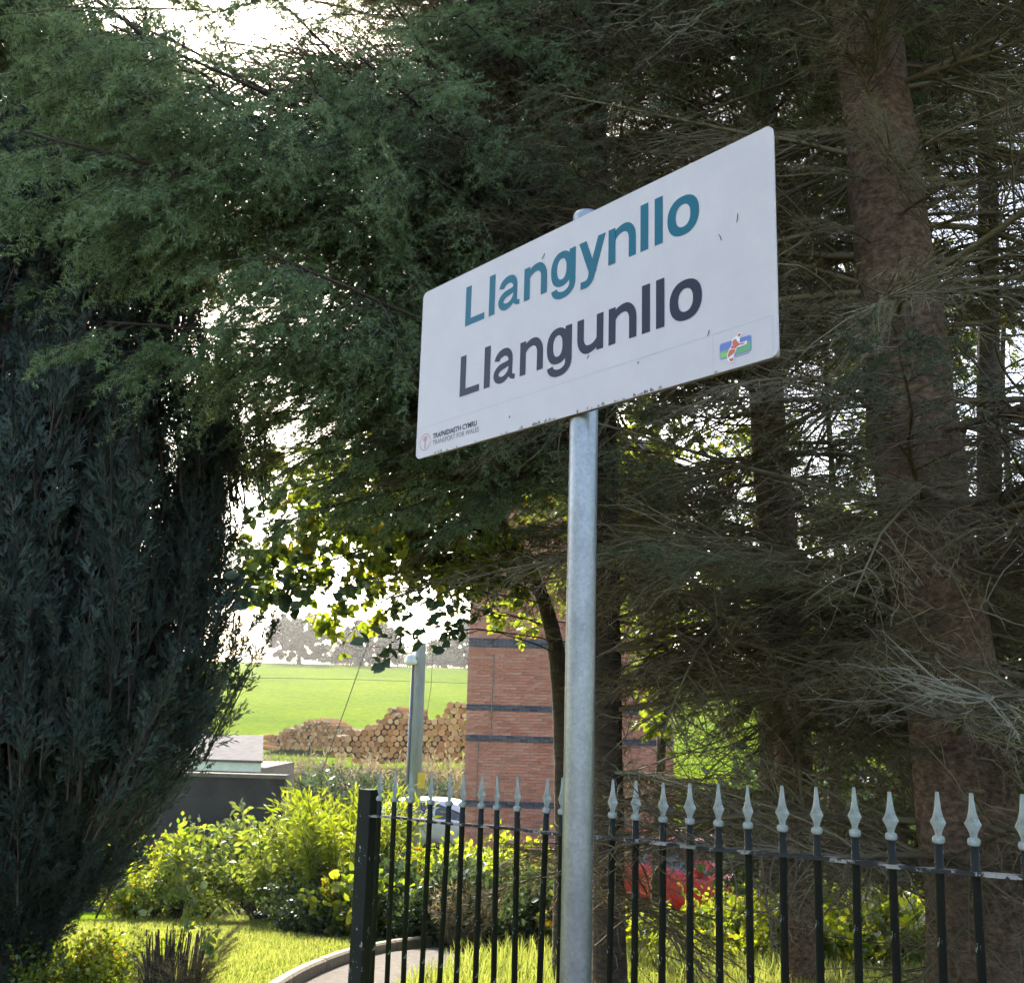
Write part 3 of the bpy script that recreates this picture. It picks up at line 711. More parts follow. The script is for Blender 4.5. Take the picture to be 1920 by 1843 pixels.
def plume(L=1.1, n1=26, n2=10, n3=6, bundle=5):
    """upright tuft of slim flattened sprays of a cypress"""
    P = Parts()
    for q in range(bundle):
        off = np.array([[RNG.uniform(-.15, .15), RNG.uniform(-.17, .17), RNG.uniform(-.17, .17)]]) if q else np.zeros((1, 3))
        Lq = L*RNG.uniform(.75, 1.1)
        m0 = curve_from(off, np.array([[.97, RNG.uniform(-.08, .08), .12]]), np.array([Lq]), 9, np.array([[.1, 0, .0]]), .04)
        P.add(*tubes(m0, np.linspace(.007, .002, 9)[None], 4), 0)
        t = np.sort(RNG.uniform(.05, 1, n1)); p, d = sample(m0, np.zeros(n1, int), t)
        ph = RNG.uniform(0, 6.28, n1); o = np.stack([0*ph, np.cos(ph), np.sin(ph)], 1)
        d1 = unit(d+o*.6); L1 = Lq*.27*(1.15-.75*t)*RNG.uniform(.6, 1.2, n1)
        c1 = curve_from(p, d1, L1, 5, np.tile([[.9, 0, .05]], (n1, 1)), .06)
        P.add(*tubes(c1, np.linspace(1, .4, 5)[None]*np.full((n1, 1), .0024), 2), 0)
        k = n1*n2; idx = np.repeat(np.arange(n1), n2); t2 = RNG.uniform(.08, 1, k); p, d = sample(c1, idx, t2)
        pl = unit(np.cross(d1, RNG.normal(size=(n1, 3))))[idx]
        sg = RNG.choice([-1., 1.], k)[:, None]
        d2 = unit(d+pl*sg*.6); L2 = np.maximum(.02, L1[idx]*.42*RNG.uniform(.5, 1.1, k)*(1.1-.6*t2))
        e2 = p+d2*L2[:, None]; nr = unit(np.cross(d, pl)) + RNG.normal(0, .25, (k, 3))
        def rib(a, b, w, nn):
            s_ = unit(np.cross(b-a, nn))*w; m_ = a*.5+b*.5
            V = np.stack([a, m_+s_, b, m_-s_], 1).reshape(-1, 3); i_ = np.arange(len(a))*4
            return V, np.stack([i_, i_+1, i_+2, i_+3], 1)
        P.add(*rib(p, e2, .0042, nr), 1)
        k3 = k*n3; id3 = np.repeat(np.arange(k), n3); t3 = RNG.uniform(.1, .95, k3)[:, None]
        a = p[id3]*(1-t3)+e2[id3]*t3; sg = RNG.choice([-1., 1.], k3)[:, None]
        d3 = unit(d2[id3] + np.cross(nr[id3], d2[id3])*sg*.5)
        L3 = np.maximum(.015, L2[id3]*.5*RNG.uniform(.5, 1.1, k3))[:, None]
        P.add(*rib(a, a+d3*L3, .0034, nr[id3]+RNG.normal(0, .3, (k3, 3))), 1)
    return P.mesh('plume', [M['bark_dark'], M['cypress']])

def leafy_branch(L=1.5, n1=16, n2=3, per=5, ll=.075, lw=.027, mat='leaf', droop=-.2, up=.2, spread=.8, bark='bark_dark', r=.012, lmin=.1):
    P = Parts()
    m0 = curve_from(np.zeros((1, 3)), np.array([[1, 0, up]]), np.array([L]), 10, np.array([[0, 0, droop]]), .08)
    P.add(*tubes(m0, np.linspace(r, .003, 10)[None], 5), 0)
    t = np.sort(RNG.uniform(lmin, 1, n1)); p, d = sample(m0, np.zeros(n1, int), t)
    ph = RNG.uniform(0, 6.28, n1); ref = unit(RNG.normal(size=(n1, 3)))
    d1 = unit(d*.7 + unit(np.cross(d, ref))*spread); L1 = L*.35*(1.1-.7*t)*RNG.uniform(.6, 1.2, n1)
    c1 = curve_from(p, d1, L1, 6, np.tile([[.3, 0, droop]], (n1, 1)), .12)
    P.add(*tubes(c1, np.linspace(1, .4, 6)[None]*np.full((n1, 1), .0035), 3), 0)
    k = n1*n2; idx = np.repeat(np.arange(n1), n2); t2 = RNG.uniform(.2, 1, k); p, d = sample(c1, idx, t2)
    d2 = unit(d*.8 + RNG.normal(0, .6, (k, 3))); L2 = L1[idx]*.4*RNG.uniform(.5, 1.2, k)
    c2 = curve_from(p, d2, L2, 4, None, .12)
    P.add(*tubes(c2, np.linspace(1, .6, 4)[None]*np.full((k, 1), .0018), 2), 0)
    k3 = k*per; i3 = np.repeat(np.arange(k), per); t3 = RNG.uniform(.15, 1, k3); p, d = sample(c2, i3, t3)
    dl = unit(d*.6 + RNG.normal(0, .6, (k3, 3)) + np.array([0, 0, -.25])); s = RNG.uniform(.6, 1.25, k3)
    V, F = leaf_faces(p, dl, ll*s, lw*s); P.add(V, F, 1)
    return P.mesh('leafy_branch', [M[bark], M[mat]])

def orient(base, d, scale=1.0, roll=0.0, up=Vector((0, 0, 1))):
    x = d.normalized(); y = up.cross(x)
    if y.length < 1e-3: y = Vector((0, 1, 0))
    y.normalize(); z = x.cross(y)
    m = Matrix(((x.x, y.x, z.x, 0), (x.y, y.y, z.y, 0), (x.z, y.z, z.z, 0), (0, 0, 0, 1)))
    return Matrix.Translation(base) @ m @ Matrix.Rotation(roll, 4, 'X') @ Matrix.Scale(scale, 4)

DEAD = [dead_branch() for _ in range(5)]
DEADP = [dead_branch(pale=True, n1=34, n2=6, n3=3) for _ in range(2)]
LIVE = [live_bough() for _ in range(5)]
OLIVE = [live_bough(mat='needle_olive', n2=6, per=36, bare=.45, hang=-.2, droop=-.25) for _ in range(4)]
PLUME = [plume() for _ in range(5)]

# ------------------------------------------------------------------ conifers
def trunk(path, Y, parent, org, mat, top=11.0, sides=16, dY=0.0):
    """path: [(px, py, width px)] from the bottom up"""
    P, R = [], []
    for k, (px, py, wpx) in enumerate(path):
        y = Y + dY*k/(len(path)-1); q = at(px, py, y); P.append(q); R.append(wpx/2/FPX*math.hypot(q.x, q.y))
    d = P[0]-P[1]; kk = (P[0].z - (float(G(Y))-.15))/max(.05, -d.z)
    if kk > .05:
        P.insert(0, P[0] + d*kk); R.insert(0, R[0]*1.22)
    d = P[-1]-P[-2]; kk = (top-P[-1].z)/max(.05, d.z)
    if kk > .05: P.append(P[-1]+d*kk*.5); R.append(R[-1]*.7); P.append(P[-2]+d*kk); R.append(R[-2]*.4)
    P = np.array([tuple(p) for p in P]); R = np.array(R)
    s = np.r_[0, np.cumsum(np.linalg.norm(np.diff(P, axis=0), axis=1))]; t = np.linspace(0, s[-1], 60)
    Q = np.stack([np.interp(t, s, P[:, i]) for i in range(3)], 1); r = np.interp(t, s, R)
    for _ in range(4): Q[1:-1] = (Q[:-2]+2*Q[1:-1]+Q[2:])/4; r[1:-1] = (r[:-2]+2*r[1:-1]+r[2:])/4
    V, F = tubes((Q-np.array(org))[None], r[None], sides)
    V += RNG.normal(0, 1, V.shape)*np.repeat(r, sides)[:, None]*.03
    link('trunk', fastmesh('trunk', V, [F], mat, smooth=True), parent)
    return Q, r
FN = Vector((-fe.y, fe.x, 0))
if FN.y < 0: FN = -FN
def behind_fence(p):
    """metres behind the fence line (positive = far side)"""
    return (p - fpos(0)).dot(FN) if True else 0
def project(p):
    """world point -> photograph pixel"""
    x, y, z = p.x, p.y, p.z-EYE
    c, s_ = math.cos(PITCH), math.sin(PITCH)
    yy = y*c+z*s_; zz = -y*s_+z*c
    if yy < .2: return (-9999, -9999)
    u, v = x/yy*FPX, -zz/yy*FPX
    return 960+u*math.cos(ROLL)-v*math.sin(ROLL), CYPX+u*math.sin(ROLL)+v*math.cos(ROLL)
# clearings between the crowns: (px, py, rx, ry, how often a branch keeps out)
GAPS = [(455, 40, 120, 95, 1.0), (665, 1300, 210, 205, 1.0), (965, 1350, 100, 165, .85), (590, 480, 60, 70, .85), (640, 770, 60, 50, .6), (560, 900, 60, 50, .6), (985, 210, 70, 90, .6), (1250, 260, 70, 70, .6),
        (1250, 780, 110, 80, .85), (1560, 540, 70, 80, .8), (1835, 420, 90, 90, .8), (1890, 660, 90, 150, .85), (1870, 940, 90, 110, .85), (1545, 800, 70, 170, .8), (1350, 980, 70, 80, .8), (1230, 1430, 90, 60, .8), (1560, 1370, 60, 50, .7),
        (1400, 1720, 330, 140, .55), (1255, 1645, 100, 75, .95)]
def blocked(b, d, L, g):
    for f in (.45, .75, 1.0):
        x, y = project(b+d*(L*f))
        for cx_, cy_, rx, ry, pr in GAPS:
            if ((x-cx_)/rx)**2+((y-cy_)/ry)**2 < 1 and g.random() < pr: return True
    return False
def grow(tree, org, Q, r, n, zlo, zhi, pick, lo, hi, pitch=(-.25, .2), az=None, keep=None, seed=1):
    g = random.Random(seed); made = 0; tries = 0
    zs = Q[:, 2]
    while made < n and tries < n*6:
        tries += 1
        z = g.uniform(zlo, zhi); i = int(np.argmin(np.abs(zs-z))); b = Vector(Q[i])
        a = g.uniform(0, 2*math.pi) if az is None else math.radians(g.uniform(*az))
        d = Vector((math.cos(a), math.sin(a), g.uniform(*pitch))).normalized()
        L = g.uniform(lo, hi); tip = b+d*L
        if z < 1.9:
            lim = behind_fence(b) - .12
            reach = -(d.dot(FN))*L
            if reach > lim:
                L = lim/max(.05, -d.dot(FN))
                if L < .55: continue
        elif behind_fence(tip) < -.35 + .25*max(0, z-2.8): continue
        if keep and not keep(b, d, L, g): continue
        if blocked(b, d, L, g): continue
        me, ml = pick(g, z)
        o = link(me.name.split('.')[0], me, tree)
        o.matrix_local = orient(b-Vector(org)+d*float(r[i])*.6, d, L/ml, g.gauss(0, .35))
        made += 1
    return made

def dead_or(g, z, live_from=4.5, olive=.35):
    if g.random() < .04: return g.choice(DEADP), 2.4
    if z > live_from and g.random() < .5: return g.choice(LIVE), 2.6
    if g.random() < olive: return g.choice(OLIVE), 2.6
    return g.choice(DEAD), 2.4

# big spruce right behind the railing
org = tuple(at(1830, 1843, 5.2)); org = (org[0], 5.2, 0)
TA = thing('spruce_tree', 'thick brown spruce trunk right behind the railing with hairy dead branches', 'tree', org)
Q, r = trunk([(1846, 1900, 176), (1832, 1700, 162), (1782, 1250, 150), (1752, 1100, 152), (1714, 830, 160), (1690, 620, 146), (1658, 300, 132), (1630, 100, 128), (1610, -80, 124)], 5.2, TA, org, M['bark'])
grow(TA, org, Q, r, 175, .8, 8.5, lambda g, z: dead_or(g, z, 5.0, .3), 1.1, 2.6, seed=3)
grow(TA, org, Q, r, 40, 1.4, 7.5, lambda g, z: (g.choice(DEAD), 2.4), .5, 1.2, (-.3, .2), (-165, -15), seed=8)
grow(TA, org, Q, r, 4, .3, 1.3, lambda g, z: (g.choice(DEAD), 2.4), .8, 2.0, (-.2, .2), (100, 250), seed=9)
# second spruce, further back
org = (at(1500, 1843, 7.6).x, 7.6, float(G(7.6)))
TB = thing('spruce_tree', 'slimmer spruce standing behind the thick trunk, its bole showing below the sign corner', 'tree', org)
Q, r = trunk([(1506, 1843, 62), (1494, 1500, 64), (1462, 1050, 72), (1442, 830, 66), (1434, 690, 64), (1428, 200, 60), (1424, -50, 56)], 7.6, TB, org, M['bark'])
grow(TB, org, Q, r, 170, 1.2, 9.5, lambda g, z: dead_or(g, z, 5.5, .3), 1.3, 3.0, seed=4)
grow(TB, org, Q, r, 6, .2, 1.2, lambda g, z: (g.choice(DEAD), 2.4), 1.0, 2.4, (-.2, .2), (150, 390), seed=10)
# dark slender spruce behind the pole
org = (at(1140, 1843, 7.0).x, 7.0, float(G(7.0)))
TC = thing('spruce_tree', 'dark slender spruce rising behind the sign pole with long boughs sweeping over the lawn', 'tree', org)
QC, rC = trunk([(1142, 1843, 60), (1140, 1400, 54), (1134, 850, 48), (1122, 300, 36), (1116, 0, 34)], 7.0, TC, org, M['bark_dark'])
orgC = org
grow(TC, org, QC, rC, 90, .3, 9.5, lambda g, z: dead_or(g, z, 6.5, .15), 1.2, 2.7, seed=5,
     keep=lambda b, d, L, g: not (b.z < 3.4 and d.x < .1 and g.random() < .9))
# long boughs of that tree reaching left over the lawn: (tip px, tip py, tip distance)
def reach(tree, org, Q, r, tips, pick, seed, rise=(.1, .7), free=False):
    g = random.Random(seed)
    for px, py, Y in tips:
        tip = at(px, py, Y); zb = tip.z + g.uniform(*rise); i = int(np.argmin(np.abs(Q[:, 2]-zb))); b = Vector(Q[i])
        d = tip-b; L = d.length
        if not free and blocked(b, d.normalized(), L, g): continue
        me, ml = pick(g)
        o = link(me.name.split('.')[0], me, tree); o.matrix_local = orient(b-Vector(org), d, L*1.04/ml, g.gauss(0, .3))
LONG = [live_bough(3.4, 40, 7, 44, .5, -.3, 'needle', -.6, .03) for _ in range(5)]
LONGD = [dead_branch(3.2, 56, 8, 4, -.2) for _ in range(3)]
g = random.Random(21); tips = []
for _ in range(150):
    px = g.uniform(-60, 640); py = g.uniform(-120, 700)
    if px < 600 and py < 250: continue                             # the opening where the sun glares through
    if py > 330 and px < 120 + (py-470)*.75: continue              # lower outline of the hanging boughs
    if py > 560 and px < 260: continue
    tips.append((px, py, g.uniform(4.6, 6.0)))
reach(TC, orgC, QC, rC, tips[:48], lambda g: (g.choice(LONG), 3.4), 22)
tips = [(g.uniform(380, 900), g.uniform(-50, 760), g.uniform(5.2, 6.6)) for _ in range(34)]
reach(TC, orgC, QC, rC, tips, lambda g: (g.choice(LONGD), 3.2), 23, (-.2, .4))
tips = [(g.uniform(430, 980), g.uniform(-160, 300), g.uniform(5.0, 6.6)) for _ in range(30)]
reach(TC, orgC, QC, rC, tips, lambda g: (g.choice(LONGD), 3.2) if g.random() < .85 else (g.choice(LIVE), 2.6), 26, (-.3, .4))
tips = [(g.uniform(430, 820), g.uniform(600, 980), g.uniform(5.6, 6.8)) for _ in range(30)]
reach(TC, orgC, QC, rC, tips, lambda g: (g.choice(LIVE), 2.6) if g.random() < .6 else (g.choice(DEAD), 2.4), 24, (.1, .6))
for px, py in ((330, 110), (400, 170), (430, 60), (380, 210)):
    tip = at(px, py, 6.0); i = int(np.argmin(np.abs(QC[:, 2]-tip.z-.3))); b = Vector(QC[i]); d = tip-b
    o = link('dead_branch', LONGD[int(px) % 3], TC); o.matrix_local = orient(b-Vector(orgC), d, d.length/3.2, .2)
tips = [(g.uniform(470, 720), g.uniform(700, 890), g.uniform(5.6, 6.6)) for _ in range(11)]
reach(TC, orgC, QC, rC, tips, lambda g: (g.choice(LIVE), 2.6), 27, (.1, .5), True)
# spruce left of the view whose boughs fill the upper corner
org = (at(-420, 1500, 6.8).x, 6.8, float(G(6.8)))
TL = thing('spruce_tree', 'spruce outside the left edge whose green boughs hang above the cypress', 'tree', org)
Q, r = trunk([(-420, 1500, 90), (-430, 600, 80), (-440, -50, 60)], 6.8, TL, org, M['bark_dark'], 11)
tips = [(g.uniform(-20, 330), g.uniform(-150, 420), g.uniform(5.2, 6.6)) for _ in range(38)]
reach(TL, org, Q, r, tips, lambda g: (g.choice(LONG), 3.4), 25)
# spruces further back that close the view
def back_tree(px, Y, label, n, zlo, zhi, seed, w=50, live=.6, lo=1.6, hi=3.2, py=1500):
    org = (at(px, py, Y).x, Y, float(G(Y)))
    T = thing('spruce_tree', label, 'tree', org)
    Q, r = trunk([(px, 1500, w), (px-5, 900, w*.9), (px-8, 300, w*.75), (px-10, -50, w*.6)], Y, T, org, M['bark_dark'], 14)
    grow(T, org, Q, r, n, zlo, zhi, lambda g, z: ((g.choice(LIVE), 2.6) if g.random() < live else (g.choice(DEAD), 2.4)), lo, hi, seed=seed)
back_tree(1102, 9.6, 'bushy green spruce rising behind the sign pole and the slender spruce', 85, 3.6, 11, 31, 50, .3)
back_tree(60, 10.5, 'spruce rising behind the dark cypress', 50, 4.2, 11, 35, 44, .8, 1.5, 2.9)
back_tree(1448, 11.0, 'spruce half hidden behind the right half of the sign', 90, 4.4, 12, 32, 44, .5)
back_tree(1860, 9.5, 'spruce standing beyond the thick trunk at the end of the row', 85, 1.5, 11, 33, 46, .5)

# ------------------------------------------------------------------ cypress at the left of the lawn
cyp_y = 6.6; cb = at(5, 1843, cyp_y)
org = (cb.x, cyp_y, float(G(cyp_y)))
CY = thing('cypress_tree', 'broad dark cypress of upright sprays beside the lawn', 'tree', org)
mb = MB()
for k in range(7):
    a = k*.9; x = .09*math.cos(a); y = .09*math.sin(a); ex2 = (.35+.1*(k % 3))
    mb.tube([(x, y, -.2), (x*1.8, y*1.8, .8), (x*3+ex2*math.cos(a)*.6, y*3+ex2*math.sin(a)*.6, 2.6), (x*3+ex2*math.cos(a), y*3+ex2*math.sin(a), 5.5)], [.07, .06, .045, .015], 8)
mb.build('trunk', M['bark_dark'], CY, smooth=True)
RP = [(-.1, .05), (.26, .17), (.48, .33), (.75, .58), (1.26, .9), (1.45, 1.02), (1.7, 1.12), (2.1, 1.16), (3.0, 1.14), (3.8, 1.02), (4.6, .75), (5.4, .35), (5.8, .1)]
rz_, rr_ = np.array(RP).T; rr_ = rr_*1.02
g = random.Random(41)
for k in range(290):
    z = g.uniform(.1, 5.5) if k > 70 else g.uniform(.1, 2.6)
    a = g.uniform(-math.pi, math.pi)
    if math.sin(a) > .3 and g.random() < .6: a = -a
    R = float(np.interp(z, rz_, rr_)); inn = g.uniform(.55, .97) if k % 4 else g.uniform(.25, .6)
    b = Vector((math.cos(a)*R*inn, math.sin(a)*R*inn, z))
    slope = float(np.interp(z+.2, rz_, rr_)-np.interp(z-.2, rz_, rr_))/.4
    out = max(-.15, min(1.0, slope))*.9 + g.gauss(-.02, .05)
    d = Vector((math.cos(a)*out, math.sin(a)*out, 1)).normalized()
    s = g.uniform(.8, 1.15)*(.65 if z < .8 else 1)
    o = link('plume', g.choice(PLUME), CY)
    b = b-d*.45*s
    if b.z < .02: b.z = .02
    o.matrix_local = orient(b, d, s, g.uniform(-3.1, 3.1), Vector((math.cos(a), math.sin(a), .1)))
# ------------------------------------------------------------------ brick building beyond the road
M['brick'] = var_mat('brick', [(0, (.5, .18, .12)), (.35, (.6, .235, .16)), (.75, (.65, .275, .195)), (.95, (.66, .33, .24)), (1, (.36, .13, .1))], .85, 14, .35, .3, .004)
M['brick_blue'] = var_mat('brick_blue', [(0, (.055, .06, .085)), (.6, (.09, .095, .125)), (1, (.13, .13, .16))], .6, 14, .3, .2, .004)
M['mortar'] = rough_mat('mortar', [(.3, (.42, .35, .3)), (.7, (.55, .48, .42))], 40, .95, .3)
M['slate'] = rough_mat('slate', [(.3, (.09, .095, .11)), (.7, (.17, .175, .19))], 9, .7, .2)
M['white_paint'] = rough_mat('white_paint', [(.3, (.66, .66, .64)), (.7, (.78, .78, .76))], 8, .5)
BY = 27.5
bl = at(872, 1400, BY).x; bw = 5.2; base_z = float(G(BY))-.1
HB = thing('brick_building', 'red brick building with dark blue brick bands behind the parked cars', 'building', (bl, BY, base_z))
H = 9.6
mb = MB(); mb.box((bw/2, 2.2, H/2), (bw, 4.4-.012, H)); mb.build('wall', M['mortar'], HB)
mb = MB(); mb.add([(-.25, -.25, H-.1), (bw+.25, -.25, H-.1), (bw+.25, 4.65, H-.1), (-.25, 4.65, H-.1), (-.25, 2.2, H+2.3), (bw+.25, 2.2, H+2.3)], [(0, 1, 5, 4), (2, 3, 4, 5), (0, 4, 3), (1, 2, 5), (0, 3, 2, 1)]); mb.build('roof', M['slate'], HB)
BLn, BHt = .225, .075
def zrow(py): return at(880, py, BY).z - base_z
bands = []
for py, rows in ((1206, 3), (1327, 2), (1385, 2), (1507, 2)):
    k = int(round(zrow(py)/BHt)); bands += [k+j-rows//2 for j in range(rows)]
bmesh1 = MB(); bmesh1.box((0, 0, 0), (BLn-.011, .03, BHt-.011)); bmesh1 = bmesh1.mesh('brick', M['brick'])
bmesh2 = MB(); bmesh2.box((0, -.012, 0), (BLn-.009, .05, BHt-.009)); bmesh2 = bmesh2.mesh('brick', M['brick_blue'])
hmesh1 = MB(); hmesh1.box((0, 0, 0), (BLn/2-.011, .03, BHt-.011)); hmesh1 = hmesh1.mesh('brick', M['brick'])
rest1, rest2 = MB(), MB(); cnt = 0; rr = random.Random(3)
r0, r1 = int(zrow(1418)/BHt), int(zrow(1262)/BHt)
for row in range(0, int(H/BHt)):
    z = (row+.5)*BHt; x = 0; kidx = 0
    blue = row in bands
    while x < bw-.05:
        ln = BLn/2 if (kidx == 0 and row % 2) else BLn
        ln = min(ln, bw-x); cx = x+ln/2
        jit = rr.uniform(-.003, .003)
        if r0 <= row <= r1 and cx < 2.0 and cnt < 300 and ln > .1:
            me = bmesh2 if blue else (bmesh1 if ln > .2 else hmesh1)
            o = link('brick', me, HB); o.location = (cx, -.004+jit, z); cnt += 1
            if blue and ln < .2: o.scale = (.5, 1, 1)
        else:
            (rest2 if blue else rest1).box((cx, -.004+jit-(.012 if blue else 0), z), (ln-.011, .05 if blue else .03, BHt-.011))
        x += ln; kidx += 1
rest1.build('brickwork', M['brick'], HB, kind='stuff'); rest2.build('blue_brickwork', M['brick_blue'], HB, kind='stuff')
mb = MB(); cxp = at(923, 1300, BY).x-bl; mb.tube([(cxp, -.045, zrow(1386)), (cxp+.01, -.045, zrow(1225))], .012, 6); mb.tube([(cxp-.31, -.045, 0.2), (cxp-.31, -.045, zrow(1390)), (cxp-.05, -.045, zrow(1387))], .012, 6); mb.build('cable', M['aluminium_dark'], HB)

# low dark outbuilding wall and pale roof beyond it
M['render_dark'] = rough_mat('render_dark', [(.35, (.035, .033, .04)), (.65, (.06, .056, .062))], 3, .9, .15)
M['coping'] = rough_mat('coping', [(.3, (.14, .12, .11)), (.7, (.21, .185, .165))], 12, .9, 0, None, 5, .02, 0, .05)
M['tile_pale'] = rough_mat('tile_pale', [(.3, (.1, .09, .09)), (.7, (.16, .15, .145))], 6, .9, .3, None, 5, .02, 0, .05)
wy = 18.5; a = at(150, 1443, wy); b = at(535, 1452, wy); gz = float(G(wy))
OB = thing('garden_wall', 'dark grey rendered wall with a pale coping behind the lime shrub', 'wall', (a.x, wy, gz))
mb = MB(); mb.box(((b.x-a.x)/2, .1, (a.z-gz-.05)/2), (b.x-a.x, .2, a.z-gz-.05)); mb.build('wall_face', M['render_dark'], OB)
mb = MB(); mb.box(((b.x-a.x)/2, .1, a.z-gz-.02), (b.x-a.x+.06, .28, .06)); mb.build('coping', M['coping'], OB)
hy = 24.0; a = at(200, 1437, hy); b = at(484, 1440, hy); top = at(460, 1398, hy+2).z; gz = float(G(hy)); Wd = b.x-a.x; ez = a.z-gz; rzz = top-gz
CT = thing('bungalow', 'low building with a pale tiled roof and white fascia beyond the dark wall', 'building', (a.x, hy, gz))
mb = MB(); mb.box((Wd/2, 2.6, ez/2), (Wd-.3, 4.6, ez)); mb.build('wall', M['coping'], CT)
mb = MB(); mb.box((Wd/2, .02, ez+.1), (Wd+.1, .04, .24)); mb.build('fascia', M['white_paint'], CT)
for k in range(5):
    y0, y1 = -.05+k*.52, .5+k*.52; z0, z1 = ez+.22+(rzz-ez)*k/5, ez+.24+(rzz-ez)*(k+1)/5
    mb = MB(); inx = .12*k
    mb.add([(-.1, y0, z0), (Wd+.1-inx, y0, z0), (Wd+.1-inx-.12, y1, z1), (-.1, y1, z1), (-.1, y0, z0-.05), (Wd+.1-inx, y0, z0-.05), (Wd+.1-inx-.12, y1, z1-.05), (-.1, y1, z1-.05)], [(0, 1, 2, 3), (7, 6, 5, 4), (0, 4, 5, 1), (1, 5, 6, 2)])
    mb.build('tile_course', M['tile_pale'], CT)

# ------------------------------------------------------------------ cars
M['glass'] = plain('glass', (.02, .025, .03), .06, 0, .8)
M['tyre'] = plain('tyre', (.02, .02, .02), .85)
M['rim'] = plain('rim', (.5, .5, .52), .35, .8)
M['lamp'] = plain('lamp', (.75, .78, .8), .12, 0, .8)
M['tail'] = plain('tail', (.45, .015, .02), .2)
M['trim'] = plain('trim', (.02, .02, .022), .5)
M['chrome'] = plain('chrome', (.7, .7, .72), .2, 1)
M['plate'] = plain('plate', (.75, .75, .72), .4)
ST = [(0, .36, .62, .60, .64, .52), (.06, .24, .76, .66, .72, .62), (.45, .2, .86, .76, .84, .7), (.95, .19, .88, .86, .95, .72), (1.1, .19, .88, .88, 1.03, .7), (1.75, .19, .88, .93, 1.42, .58), (2.4, .19, .88, .94, 1.49, .6), (3.2, .19, .88, .95, 1.46, .58), (3.62, .2, .87, .95, 1.38, .55), (3.95, .24, .84, .94, 1.04, .62), (4.06, .3, .76, .8, .86, .6)]
